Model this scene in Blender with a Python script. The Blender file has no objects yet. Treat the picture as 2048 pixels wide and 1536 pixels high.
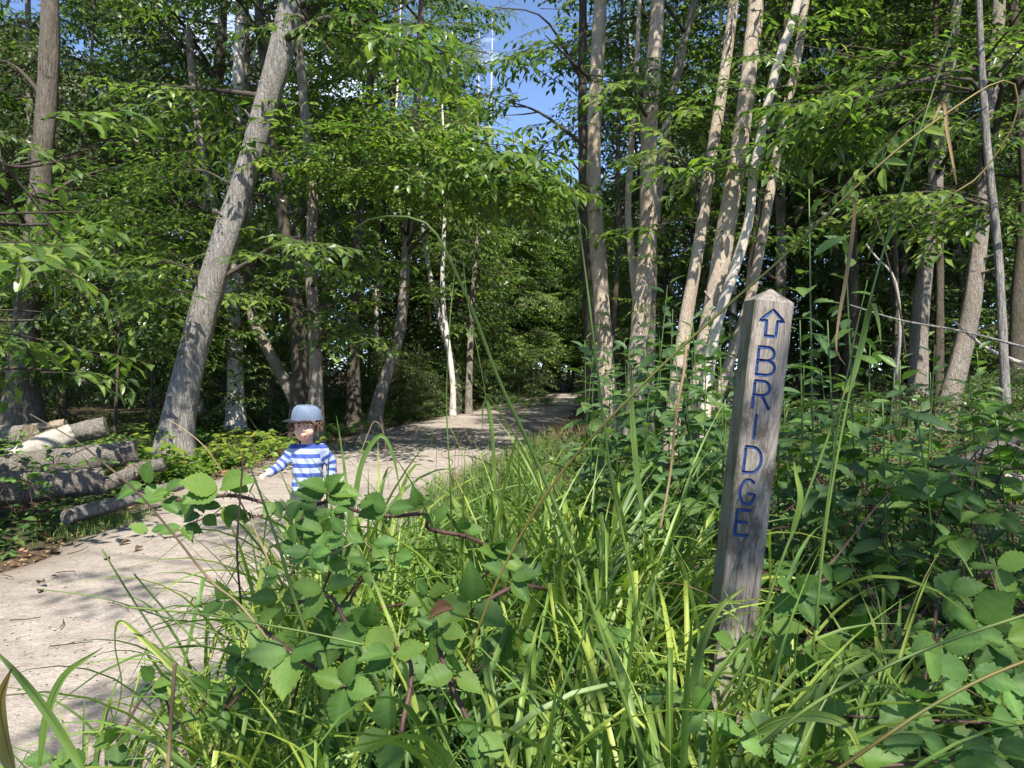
import bpy, math, random
import numpy as np
from mathutils import Vector, Matrix, Euler
R = math.radians
random.seed(7); rng = np.random.default_rng(7)
scn = bpy.context.scene
col = scn.collection

# ------------------------------------------------------------------ camera
F = 1538.0; HOR = 740.0; CH = 1.277
PITCH = -math.atan((768 - HOR) / F)
cd = bpy.data.cameras.new('camera'); cam = bpy.data.objects.new('camera', cd); col.objects.link(cam)
cd.sensor_width = 36; cd.lens = 36 * F / 2048; cd.clip_start = 0.05; cd.clip_end = 600
cam.location = (0, 0, CH); cam.rotation_euler = (R(90) + PITCH, 0, 0)
scn.camera = cam

# ------------------------------------------------------------------ sky, sun, exposure
SUN_EL, SUN_AZ = 52.0, 12.0       # sun stands behind the camera, a little to the right
w = bpy.data.worlds.new('World'); scn.world = w; w.use_nodes = True
nt = w.node_tree; nt.nodes.clear()
out = nt.nodes.new('ShaderNodeOutputWorld'); bg = nt.nodes.new('ShaderNodeBackground')
sky = nt.nodes.new('ShaderNodeTexSky'); sky.sky_type = 'NISHITA'; sky.sun_disc = False
sky.sun_elevation = R(SUN_EL); sky.sun_rotation = R(180 - SUN_AZ); sky.air_density = 0.55; sky.altitude = 1800; sky.dust_density = 0.0; sky.ozone_density = 1.8
tc = nt.nodes.new('ShaderNodeTexCoord')
mp = nt.nodes.new('ShaderNodeMapping'); mp.inputs['Scale'].default_value = (1, 1, 2.2); mp.inputs['Location'].default_value = (5.1, 2.2, 0.3)
nz = nt.nodes.new('ShaderNodeTexNoise'); nz.inputs['Scale'].default_value = 2.6; nz.inputs['Detail'].default_value = 7; nz.inputs['Roughness'].default_value = 0.56
rp = nt.nodes.new('ShaderNodeValToRGB'); rp.color_ramp.elements[0].position = 0.53; rp.color_ramp.elements[1].position = 0.70
mx = nt.nodes.new('ShaderNodeMix'); mx.data_type = 'RGBA'; mx.inputs[7].default_value = (8.0, 8.4, 9.0, 1)
nt.links.new(tc.outputs['Generated'], mp.inputs[0]); nt.links.new(mp.outputs[0], nz.inputs['Vector'])
nt.links.new(nz.outputs['Fac'], rp.inputs[0]); nt.links.new(rp.outputs[0], mx.inputs[0])
nt.links.new(sky.outputs[0], mx.inputs[6]); nt.links.new(mx.outputs[2], bg.inputs[0]); nt.links.new(bg.outputs[0], out.inputs[0])
bg.inputs[1].default_value = 0.15
sd = bpy.data.lights.new('sun', 'SUN'); sd.energy = 4.9; sd.angle = R(0.53); sd.color = (1.0, 0.95, 0.86)
sun = bpy.data.objects.new('sun', sd); col.objects.link(sun)
az = R(SUN_AZ)
sdir = Vector((math.sin(az) * math.cos(R(SUN_EL)), -math.cos(az) * math.cos(R(SUN_EL)), math.sin(R(SUN_EL))))
sun.rotation_euler = sdir.to_track_quat('Z', 'Y').to_euler()
scn.view_settings.view_transform = 'Standard'; scn.view_settings.look = 'None'
scn.view_settings.gamma = 1; scn.view_settings.use_curve_mapping = False
scn.view_settings.exposure = 1.33
scn.render.engine = 'CYCLES'
scn.cycles.max_bounces = 7; scn.cycles.diffuse_bounces = 4; scn.cycles.glossy_bounces = 2
scn.cycles.transmission_bounces = 4; scn.cycles.transparent_max_bounces = 4
scn.cycles.use_denoising = True
scn.cycles.sample_clamp_indirect = 6

# ------------------------------------------------------------------ helpers
def at(px, py, D):
    u = (px - 1024) / F; v = (768 - py) / F
    c, s = math.cos(PITCH), math.sin(PITCH)
    y = c - s * v; z = v * c + s
    k = D / y
    return Vector((u * k, D, CH + z * k))

def build(name, V, T, mats, mi=None, tint=None, smooth=False, link=True, parent=None, quads=False, attrs=None):
    V = np.asarray(V, np.float32); T = np.asarray(T, np.int32)
    me = bpy.data.meshes.new(name)
    n = T.shape[1]
    me.vertices.add(len(V)); me.vertices.foreach_set('co', V.ravel())
    me.loops.add(T.size); me.loops.foreach_set('vertex_index', T.ravel())
    me.polygons.add(len(T)); me.polygons.foreach_set('loop_start', np.arange(0, T.size, n, dtype=np.int32))
    for m in (mats if isinstance(mats, (list, tuple)) else [mats]): me.materials.append(m)
    if mi is not None: me.polygons.foreach_set('material_index', np.asarray(mi, np.int32))
    me.polygons.foreach_set('use_smooth', np.full(len(T), smooth))
    if tint is not None:
        a = me.attributes.new('tint', 'FLOAT', 'POINT'); a.data.foreach_set('value', np.asarray(tint, np.float32))
    for k, val in (attrs or {}).items():
        a = me.attributes.new(k, 'FLOAT', 'POINT'); a.data.foreach_set('value', np.asarray(val, np.float32))
    me.update(calc_edges=True); me.validate()
    if not link: return me
    return obj(name, me, parent)

def obj(name, me, parent=None, mat=None):
    o = bpy.data.objects.new(name, me); col.objects.link(o)
    if parent is not None: o.parent = parent
    if mat is not None: o.matrix_local = mat
    return o

def tag(o, label=None, cat=None, group=None, kind=None):
    if label: o['label'] = label
    if cat: o['category'] = cat
    if group: o['group'] = group
    if kind: o['kind'] = kind
    return o

def thing(name, label, cat, loc=(0, 0, 0), group=None):
    o = bpy.data.objects.new(name, None); o.empty_display_size = .1; col.objects.link(o)
    o.location = loc
    return tag(o, label, cat, group)

class Acc:
    """collects triangles for one mesh"""
    def __init__(s): s.V = []; s.T = []; s.M = []; s.n = 0; s.A = []
    def add(s, V, T, m=0, a=0.0):
        V = np.asarray(V, float); T = np.asarray(T, int)
        if T.shape[1] == 4: T = np.concatenate([T[:, [0, 1, 2]], T[:, [0, 2, 3]]])
        s.V.append(V); s.T.append(T + s.n); s.M.append(np.full(len(T), m)); s.n += len(V)
        s.A.append(np.full(len(V), a) if np.isscalar(a) else np.asarray(a))
    def out(s): return np.concatenate(s.V), np.concatenate(s.T), np.concatenate(s.M), np.concatenate(s.A)
    def build(s, name, mats, parent=None, smooth=True, tint=True, link=True):
        V, T, M, A = s.out()
        return build(name, V, T, mats, M, A if tint else None, smooth, link, parent)

def smoothpath(P, n):
    """Catmull-Rom through P, n samples"""
    P = np.asarray([list(p) for p in P], float)
    if len(P) < 3:
        t = np.linspace(0, 1, n)[:, None]; return P[0] * (1 - t) + P[-1] * t
    Q = np.vstack([2 * P[0] - P[1], P, 2 * P[-1] - P[-2]])
    d = np.r_[0, np.cumsum(np.linalg.norm(np.diff(P, axis=0), axis=1))]
    s = np.linspace(0, d[-1], n); outp = []
    for x in s:
        i = min(max(np.searchsorted(d, x, side='right') - 1, 0), len(P) - 2)
        t = (x - d[i]) / max(d[i + 1] - d[i], 1e-9)
        a, b, c, e = Q[i], Q[i + 1], Q[i + 2], Q[i + 3]
        outp.append(.5 * ((2 * b) + (c - a) * t + (2 * a - 5 * b + 4 * c - e) * t * t + (3 * b - a - 3 * c + e) * t ** 3))
    return np.array(outp)

def tube(P, rad, seg=8, jit=0.0, cap=True, seed=0, flat=1.0, ridge=0.0):
    P = np.asarray(P, float); n = len(P)
    rad = np.interp(np.linspace(0, 1, n), np.linspace(0, 1, len(rad)), rad) if not np.isscalar(rad) else np.full(n, rad)
    d = np.gradient(P, axis=0); d /= np.linalg.norm(d, axis=1)[:, None] + 1e-12
    ref = np.array([0, 1.0, 0.03]) if abs(d[0][1]) < .9 else np.array([1.0, 0, 0.03])
    u = ref - d[0] * np.dot(ref, d[0]); u /= np.linalg.norm(u)
    V = []; r_ = np.random.default_rng(seed)
    ang = np.linspace(0, 2 * np.pi, seg, endpoint=False)
    ph = r_.uniform(0, 6.28, 6)
    for i in range(n):
        u = u - d[i] * np.dot(u, d[i]); u /= np.linalg.norm(u); vv = np.cross(d[i], u)
        rr = rad[i] * np.ones(seg)
        if jit:
            rr = rr * (1 + jit * (np.sin(2 * ang + ph[0] + i * .31) * .5 + np.sin(3 * ang + ph[1] - i * .47) * .4 + r_.normal(0, .35, seg)))
        if ridge:
            rr = rr * (1 + ridge * np.sin(ang * 5 + ph[2] + .05 * i) * .5 + ridge * np.sin(ang * 9 + ph[3]) * .5)
        V.append(P[i] + np.outer(rr * np.cos(ang), u) + np.outer(rr * np.sin(ang) * flat, vv))
    V = np.concatenate(V)
    i = np.arange(n - 1)[:, None] * seg; j = np.arange(seg)[None, :]; k = (j + 1) % seg
    Q = np.stack([i + j, i + k, i + seg + k, i + seg + j], -1).reshape(-1, 4)
    T = np.concatenate([Q[:, [0, 1, 2]], Q[:, [0, 2, 3]]])
    if cap:
        nv = len(V); V = np.vstack([V, P[0], P[-1]])
        j = np.arange(seg); k = (j + 1) % seg; b = (n - 1) * seg
        T = np.vstack([T, np.stack([np.full(seg, nv), k, j], 1), np.stack([np.full(seg, nv + 1), b + j, b + k], 1)])
    return V, T

def vnoise(x, y, s=1.0, seed=0.0):
    return (np.sin(x * 1.3 * s + seed) * np.cos(y * 1.1 * s - seed * .7) + .5 * np.sin(x * 2.9 * s - y * 2.3 * s + seed * 2.1) + .25 * np.sin(x * 6.1 * s + y * 5.3 * s + seed)) / 1.75

# ------------------------------------------------------------------ materials
def mat(name):
    m = bpy.data.materials.new(name); m.use_nodes = True
    n = m.node_tree.nodes; l = m.node_tree.links
    return m, n, l, n['Principled BSDF']
def noise(n, l, vec, scale, detail=4, rough=.55, dist=0):
    t = n.new('ShaderNodeTexNoise'); t.inputs['Scale'].default_value = scale; t.inputs['Detail'].default_value = detail
    t.inputs['Roughness'].default_value = rough; t.inputs['Distortion'].default_value = dist
    if vec is not None: l.new(vec, t.inputs['Vector'])
    return t
def ramp(n, l, fac, stops):
    r = n.new('ShaderNodeValToRGB'); cr = r.color_ramp
    while len(cr.elements) < len(stops): cr.elements.new(.5)
    for e, (p, c) in zip(cr.elements, stops): e.position = p; e.color = (*c, 1) if len(c) == 3 else c
    l.new(fac, r.inputs[0]); return r
def mixc(n, l, fac, a, b, mode='MIX'):
    m = n.new('ShaderNodeMix'); m.data_type = 'RGBA'; m.blend_type = mode
    for s, i in ((fac, 0), (a, 6), (b, 7)):
        if hasattr(s, 'links') or hasattr(s, 'is_linked'): l.new(s, m.inputs[i])
        else: m.inputs[i].default_value = s if i == 0 else (*s, 1)
    return m.outputs[2]
def bump(n, l, h, strength, dist, normal=None):
    b = n.new('ShaderNodeBump'); b.inputs['Strength'].default_value = strength; b.inputs['Distance'].default_value = dist
    l.new(h, b.inputs['Height'])
    if normal: l.new(normal, b.inputs['Normal'])
    return b.outputs[0]
def objcoord(n, l, scale=(1, 1, 1)):
    t = n.new('ShaderNodeTexCoord'); m = n.new('ShaderNodeMapping'); m.inputs['Scale'].default_value = scale
    l.new(t.outputs['Object'], m.inputs[0]); return m.outputs[0]

def leaf_mat(name, c0, c1, c2, trans=.35, rough=.5, perobj=False, vein=0.0, tmul=(1.7, 2.0, .9), spec=.4):
    m, n, l, p = mat(name)
    if perobj:
        oi = n.new('ShaderNodeObjectInfo'); src = oi.outputs['Random']
    else:
        a = n.new('ShaderNodeAttribute'); a.attribute_name = 'tint'; src = a.outputs['Fac']
    r = ramp(n, l, src, [(0, c0), (.55, c1), (1, c2)])
    c = r.outputs[0]
    t = n.new('ShaderNodeTexCoord')
    nn = noise(n, l, t.outputs['Object'], 9 if not perobj else 14, 3)
    c = mixc(n, l, .35, c, mixc(n, l, 1.0, c, ramp(n, l, nn.outputs['Fac'], [(.3, (.55, .6, .5)), (.7, (1.3, 1.25, 1.1))]).outputs[0], 'MULTIPLY'))
    if vein:
        va = n.new('ShaderNodeAttribute'); va.attribute_name = 'vein'
        c = mixc(n, l, va.outputs['Fac'], c, tuple(min(1, x * 1.5 + .02) for x in c1))
    l.new(c, p.inputs['Base Color']); p.inputs['Roughness'].default_value = rough
    p.inputs['Specular IOR Level'].default_value = spec
    tr = n.new('ShaderNodeBsdfTranslucent')
    tcx = mixc(n, l, 1.0, c, tmul, 'MULTIPLY'); l.new(tcx, tr.inputs[0])
    ms = n.new('ShaderNodeMixShader'); ms.inputs[0].default_value = trans
    l.new(p.outputs[0], ms.inputs[1]); l.new(tr.outputs[0], ms.inputs[2])
    l.new(ms.outputs[0], n['Material Output'].inputs[0])
    return m

def bark_mat(name, dark, mid, light, sc=1.0, moss=.2, lichen=.25, stretch=.18, bs=1.0):
    m, n, l, p = mat(name)
    v = objcoord(n, l, (1, 1, stretch)); v2 = objcoord(n, l, (1, 1, .6))
    a = noise(n, l, v, 58 * sc, 7, .68, .5); b = noise(n, l, v2, 3.6, 7, .7); c = noise(n, l, v2, 38, 6, .7)
    r = ramp(n, l, a.outputs['Fac'], [(.34, dark), (.5, mid), (.68, light)])
    base = mixc(n, l, .38, r.outputs[0], ramp(n, l, b.outputs['Fac'], [(.30, dark), (.5, mid), (.70, light)]).outputs[0])
    lf = ramp(n, l, c.outputs['Fac'], [(.56, (0, 0, 0)), (.66, (lichen * 2,) * 3)])
    base = mixc(n, l, lf.outputs[0], base, tuple(min(1, x * 1.25 + .06) for x in light))
    d = noise(n, l, v2, 2.1, 5, .6); tc_ = n.new('ShaderNodeTexCoord')
    mf = ramp(n, l, d.outputs['Fac'], [(.5, (0, 0, 0)), (.7, (moss * 2.2,) * 3)])
    base = mixc(n, l, mf.outputs[0], base, (.075, .085, .03))
    v3 = objcoord(n, l, (1, 1, 2.6)); kn = n.new('ShaderNodeTexVoronoi'); kn.inputs['Scale'].default_value = 2.1; kn.inputs['Randomness'].default_value = 1; l.new(v3, kn.inputs['Vector'])
    kf = ramp(n, l, kn.outputs['Distance'], [(.05, (.75,) * 3), (.13, (0, 0, 0))])
    base = mixc(n, l, kf.outputs[0], base, tuple(x * .55 for x in dark))
    l.new(base, p.inputs['Base Color']); p.inputs['Roughness'].default_value = .9; p.inputs['Specular IOR Level'].default_value = .15
    f = noise(n, l, v, 130 * sc, 5, .65)
    nb = bump(n, l, a.outputs['Fac'], 1.0 * bs, .05)
    nb = bump(n, l, f.outputs['Fac'], .4 * bs, .01, nb)
    l.new(nb, p.inputs['Normal'])
    return m

M = {}
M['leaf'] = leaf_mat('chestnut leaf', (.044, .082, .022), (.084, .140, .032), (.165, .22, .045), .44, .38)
M['leaf_bg'] = leaf_mat('leaf with painted shade', (.034, .066, .019), (.062, .108, .027), (.125, .17, .04), .42, .44)  # darkened copy of the chestnut leaf; wood shade is put into the colour
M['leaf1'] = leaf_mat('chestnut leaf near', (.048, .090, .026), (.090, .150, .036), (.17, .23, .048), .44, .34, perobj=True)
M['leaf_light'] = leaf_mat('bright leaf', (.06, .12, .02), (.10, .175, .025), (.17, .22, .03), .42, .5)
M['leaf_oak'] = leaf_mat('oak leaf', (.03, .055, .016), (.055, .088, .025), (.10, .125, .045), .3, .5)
M['leaf_birch'] = leaf_mat('birch leaf', (.07, .10, .04), (.11, .145, .055), (.17, .19, .08), .4, .55)
M['yellow'] = leaf_mat('yellow-green leaf', (.09, .16, .025), (.15, .21, .03), (.24, .25, .03), .42, .5, perobj=True)
M['bramble'] = leaf_mat('bramble leaf', (.040, .088, .018), (.062, .125, .024), (.11, .175, .03), .32, .55, perobj=True, vein=1, tmul=(1.6, 2.1, .7), spec=.25)
M['bramble_lt'] = leaf_mat('young bramble leaf', (.075, .16, .03), (.10, .20, .04), (.14, .23, .05), .36, .5, perobj=True, vein=1)
M['sapling'] = leaf_mat('tall plant leaf', (.034, .072, .024), (.056, .108, .032), (.105, .165, .04), .28, .45, perobj=True, vein=1)
M['cover'] = leaf_mat('ground cover leaf', (.03, .075, .02), (.06, .12, .03), (.13, .18, .04), .35, .5)
M['fern'] = leaf_mat('fern', (.04, .09, .025), (.06, .12, .03), (.09, .15, .035), .35, .55)
M['sedge'] = leaf_mat('sedge blade', (.085, .155, .034), (.16, .25, .046), (.28, .33, .06), .36, .48, perobj=True, tmul=(1.4, 1.7, .7), spec=.5)
M['grass'] = leaf_mat('grass', (.06, .12, .03), (.10, .17, .04), (.18, .21, .07), .35, .5)
M['stalk'] = leaf_mat('green stalk', (.05, .10, .02), (.10, .16, .03), (.15, .19, .04), .12, .5)
M['deadleaf'] = leaf_mat('dead leaf', (.10, .055, .025), (.20, .12, .06), (.33, .22, .12), .2, .7, tmul=(1.3, 1.1, .9))
M['straw'] = leaf_mat('dry straw', (.17, .11, .06), (.27, .19, .105), (.36, .28, .17), .2, .6, tmul=(1.2, 1.1, .9))
M['rust'] = leaf_mat('browned stalk', (.06, .08, .018), (.13, .11, .022), (.19, .12, .03), .1, .55, tmul=(1.2, 1.1, .9))
M['bark'] = bark_mat('chestnut bark', (.09, .075, .06), (.25, .21, .175), (.40, .355, .30))
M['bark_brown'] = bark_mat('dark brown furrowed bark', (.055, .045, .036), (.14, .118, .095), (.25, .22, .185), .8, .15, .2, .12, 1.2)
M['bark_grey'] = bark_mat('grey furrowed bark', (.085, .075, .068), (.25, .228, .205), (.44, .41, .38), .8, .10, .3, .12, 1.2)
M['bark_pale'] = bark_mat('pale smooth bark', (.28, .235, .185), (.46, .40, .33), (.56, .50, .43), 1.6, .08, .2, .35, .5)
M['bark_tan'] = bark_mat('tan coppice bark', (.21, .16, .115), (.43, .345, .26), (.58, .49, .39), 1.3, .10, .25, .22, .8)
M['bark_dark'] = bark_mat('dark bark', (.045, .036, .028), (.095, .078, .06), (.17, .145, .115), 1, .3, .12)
M['birch'] = bark_mat('birch bark', (.12, .10, .085), (.50, .46, .41), (.66, .63, .58), .5, .05, .2, 1.6, .4)
M['twig'] = bark_mat('twig bark', (.05, .04, .03), (.10, .08, .06), (.16, .13, .10), 2, .1, .1)
M['log'] = bark_mat('dead log bark', (.09, .075, .062), (.26, .225, .19), (.46, .42, .37), 1.0, .16, .3, 1.0, 1.3)
M['deadwood'] = bark_mat('bleached dead wood', (.19, .16, .13), (.36, .32, .27), (.52, .48, .42), 1.2, .05, .2, 1, .6)

def simple(name, c, rough=.8, spec=.3, var=.25, sc=20, b=.2):
    m, n, l, p = mat(name); v = objcoord(n, l)
    a = noise(n, l, v, sc, 5)
    r = ramp(n, l, a.outputs['Fac'], [(.3, tuple(x * (1 - var) for x in c)), (.7, tuple(min(1, x * (1 + var)) for x in c))])
    l.new(r.outputs[0], p.inputs['Base Color']); p.inputs['Roughness'].default_value = rough; p.inputs['Specular IOR Level'].default_value = spec
    if b: l.new(bump(n, l, a.outputs['Fac'], b, .01), p.inputs['Normal'])
    return m
M['endgrain'] = simple('cut log end', (.20, .16, .115), .9, .2, .35, 30)
M['cane'] = simple('bramble cane', (.07, .035, .03), .6, .3, .4, 30)
M['cane_green'] = simple('green cane', (.20, .22, .08), .6, .3, .3, 30)
M['stone'] = simple('path stone', (.25, .215, .19), .85, .3, .3, 14)

# ground
m, n, l, p = mat('woodland floor'); v = objcoord(n, l)
a = noise(n, l, v, 1.1, 6, .6); b = noise(n, l, v, 38, 5, .7); c = noise(n, l, v, 9, 4, .6)
soil = ramp(n, l, b.outputs['Fac'], [(.32, (.035, .025, .017)), (.5, (.085, .06, .04)), (.66, (.19, .14, .09))])
green = ramp(n, l, c.outputs['Fac'], [(.3, (.02, .035, .012)), (.7, (.05, .075, .022))])
l.new(mixc(n, l, ramp(n, l, a.outputs['Fac'], [(.44, (0, 0, 0)), (.6, (.75,) * 3)]).outputs[0], soil.outputs[0], green.outputs[0]), p.inputs['Base Color'])
p.inputs['Roughness'].default_value = .95; p.inputs['Specular IOR Level'].default_value = .1
l.new(bump(n, l, b.outputs['Fac'], .8, .05), p.inputs['Normal']); M['ground'] = m
# path
m, n, l, p = mat('gravel path'); v = objcoord(n, l)
a = noise(n, l, v, .9, 5, .6); b = noise(n, l, v, 90, 4, .7); c = noise(n, l, v, 7, 6, .65)
vo = n.new('ShaderNodeTexVoronoi'); vo.inputs['Scale'].default_value = 55; l.new(v, vo.inputs['Vector'])
base = ramp(n, l, a.outputs['Fac'], [(.34, (.165, .135, .11)), (.46, (.265, .228, .195)), (.66, (.345, .302, .262))])
x = mixc(n, l, .5, base.outputs[0], ramp(n, l, c.outputs['Fac'], [(.3, (.145, .115, .093)), (.5, (.275, .235, .20)), (.75, (.375, .325, .28))]).outputs[0])
x = mixc(n, l, .55, x, mixc(n, l, 1, x, ramp(n, l, b.outputs['Fac'], [(.3, (.6,) * 3), (.55, (1.0,) * 3), (.75, (1.3, 1.29, 1.27))]).outputs[0], 'MULTIPLY'))
x = mixc(n, l, .3, x, mixc(n, l, 1, x, ramp(n, l, vo.outputs['Color'], [(.1, (.6,) * 3), (.9, (1.45,) * 3)]).outputs[0], 'MULTIPLY'))
ea = n.new('ShaderNodeAttribute'); ea.attribute_name = 'edge'
en = n.new('ShaderNodeMath'); en.operation = 'MULTIPLY'; l.new(ea.outputs['Fac'], en.inputs[0]); l.new(ramp(n, l, c.outputs['Fac'], [(.3, (.3,) * 3), (.6, (1,) * 3)]).outputs[0], en.inputs[1])
x = mixc(n, l, en.outputs[0], x, (.12, .09, .065))
l.new(x, p.inputs['Base Color']); p.inputs['Roughness'].default_value = .92; p.inputs['Specular IOR Level'].default_value = .2
nb = bump(n, l, vo.outputs['Distance'], .35, .012); nb = bump(n, l, b.outputs['Fac'], .5, .012, nb); nb = bump(n, l, c.outputs['Fac'], .5, .05, nb)
l.new(nb, p.inputs['Normal']); M['path'] = m
# post wood
m, n, l, p = mat('weathered oak post'); v = objcoord(n, l, (1, 1, .05)); v2 = objcoord(n, l, (1, 1, .45))
a = noise(n, l, v, 330, 8, .75, .3); b = noise(n, l, v2, 13, 8, .75); c = noise(n, l, v, 110, 8, .75, .6)
x = ramp(n, l, a.outputs['Fac'], [(.36, (.07, .053, .04)), (.46, (.25, .205, .165)), (.58, (.45, .395, .335))]).outputs[0]
x = mixc(n, l, .5, x, ramp(n, l, c.outputs['Fac'], [(.34, (.09, .072, .06)), (.48, (.27, .23, .195)), (.66, (.44, .395, .345))]).outputs[0])
x = mixc(n, l, ramp(n, l, b.outputs['Fac'], [(.50, (0,) * 3), (.60, (.8,) * 3)]).outputs[0], x, (.06, .052, .046))
v4 = objcoord(n, l, (1, 1, .012)); ck = noise(n, l, v4, 75, 3, .5, .2)
x = mixc(n, l, ramp(n, l, ck.outputs['Fac'], [(.31, (.9,) * 3), (.36, (0,) * 3)]).outputs[0], x, (.03, .025, .02))
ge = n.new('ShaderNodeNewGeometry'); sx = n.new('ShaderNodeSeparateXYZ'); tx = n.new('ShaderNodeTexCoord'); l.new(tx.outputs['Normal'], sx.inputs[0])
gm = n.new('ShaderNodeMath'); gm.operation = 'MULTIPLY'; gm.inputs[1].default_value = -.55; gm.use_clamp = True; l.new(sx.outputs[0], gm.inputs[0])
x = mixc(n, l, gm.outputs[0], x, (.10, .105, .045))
l.new(x, p.inputs['Base Color']); p.inputs['Roughness'].default_value = .88; p.inputs['Specular IOR Level'].default_value = .2
nb = bump(n, l, ck.outputs['Fac'], .5, .01); nb = bump(n, l, a.outputs['Fac'], .7, .006, nb); nb = bump(n, l, c.outputs['Fac'], .6, .008, nb); l.new(nb, p.inputs['Normal']); M['post'] = m
M['blue'] = simple('blue paint', (.013, .045, .16), .55, .4, .35, 90, .3)

# ------------------------------------------------------------------ terrain and path
RY = np.array([-8, -2, 0.8, 2.5, 5, 8, 10.3, 15, 21.8, 30, 40, 60, 90.])
RX = np.array([-1.2, -1.0, -.9, -.92, -.86, -.72, -.2, .85, 1.75, 2.7, 3.9, 9, 20])
LX = np.array([-4.2, -3.5, -3.2, -3.1, -3.22, -3.6, -3.55, -3.2, -1.75, -.3, 1.7, 6, 16.])
def redge(y): return np.interp(y, RY, RX) + .10 * np.sin(y * 2.3) * .6 + .05 * np.sin(y * 5.9 + 1)
def ledge(y): return np.interp(y, RY, LX) + .10 * np.sin(y * 1.9 + 2) * .6 + .06 * np.sin(y * 5.1)
def ss(t): t = np.clip(t, 0, 1); return t * t * (3 - 2 * t)
def height(x, y):
    x = np.asarray(x, float); y = np.asarray(y, float)
    dl = ledge(y) - x; dr = x - redge(y)
    off = ss(np.maximum(dl, dr) / .7)
    h = .30 * ss(dl / 3.5) + .10 * ss(dr / 1.2) + .10 * ss((dr - 3) / 6) + off * .05 * vnoise(x, y, 1.2)
    h = h + .15 * ss(dr / .8) * ss((5.0 - y) / 2.2)
    inside = np.clip(-np.maximum(dl, dr) / .3, 0, 1)
    return h + .004 * np.maximum(y - 20, 0) * off - .05 * inside
def gz(x, y): return float(height(x, y))

def grid_axis(segs):
    a = [np.arange(s, e, st) for s, e, st in segs]; return np.unique(np.concatenate(a + [np.array([segs[-1][1]])]))
gx = grid_axis([(-150, -30, 12), (-30, -10, 1.5), (-10, 10, .22), (10, 30, 1.5), (30, 150, 12)])
gy = grid_axis([(-60, -6, 6), (-6, 14, .25), (14, 45, 1.0), (45, 260, 15)])
X, Y = np.meshgrid(gx, gy); Z = height(X, Y)
nx = len(gx); ny = len(gy)
i = (np.arange(ny - 1)[:, None] * nx + np.arange(nx - 1)[None]).ravel()
build('ground', np.stack([X, Y, Z], -1).reshape(-1, 3), np.stack([i, i + 1, i + nx + 1, i + nx], 1), M['ground'], smooth=True)['kind'] = 'structure'
py_ = grid_axis([(-8, 16, .2), (16, 90, .8)]); nc = 15
s = np.linspace(0, 1, nc)[None]; e0 = ledge(py_)[:, None]; e1 = redge(py_)[:, None]
PX = e0 + (e1 - e0) * s; PY = np.repeat(py_[:, None], nc, 1)
PZ = .012 + .02 * np.sin(np.pi * s) + .006 * vnoise(PX, PY, 2.2) - .03 * (np.abs(s - .5) > .499)
i = (np.arange(len(py_) - 1)[:, None] * nc + np.arange(nc - 1)[None]).ravel()
edge = np.clip(1 - np.minimum(PX - e0, e1 - PX) / .45, 0, 1)
o = build('path', np.stack([PX, PY, PZ + 0 * PX], -1).reshape(-1, 3), np.stack([i, i + 1, i + nc + 1, i + nc], 1), M['path'], smooth=True, attrs={'edge': edge.ravel()})
o['kind'] = 'structure'

# ------------------------------------------------------------------ leaves and branchlets
def leaf_geo(level, w=.2, droop=.14, fold=.07):
    if level == 0:
        V = [(0, 0, 0), (-w, .48, fold), (w, .48, fold), (0, 1, -droop)]; T = [(0, 2, 1), (1, 2, 3)]
    elif level == 1:
        V = [(0, 0, 0), (-w, .45, fold), (0, .45, 0), (w, .45, fold), (0, 1, -droop)]
        T = [(0, 2, 1), (0, 3, 2), (1, 2, 4), (2, 3, 4)]
    else:
        V = [(0, 0, 0), (-.72 * w, .2, fold * .7), (0, .2, 0), (.72 * w, .2, fold * .7), (-w, .48, fold), (0, .48, -.02), (w, .48, fold),
             (-.66 * w, .78, fold * .4 - droop * .4), (0, .78, -droop * .5), (.66 * w, .78, fold * .4 - droop * .4), (0, 1, -droop)]
        T = [(0, 2, 1), (0, 3, 2), (1, 2, 5), (1, 5, 4), (2, 3, 6), (2, 6, 5), (4, 5, 8), (4, 8, 7), (5, 6, 9), (5, 9, 8), (7, 8, 10), (8, 9, 10)]
    return np.array(V, float), np.array(T)

def frame(d, nrm):
    d = np.asarray(d, float); d = d / np.linalg.norm(d); nrm = np.asarray(nrm, float)
    x = np.cross(d, nrm); x /= np.linalg.norm(x) + 1e-9; z = np.cross(x, d)
    m_ = np.eye(4); m_[:3, 0] = x; m_[:3, 1] = d; m_[:3, 2] = z; return m_

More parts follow.
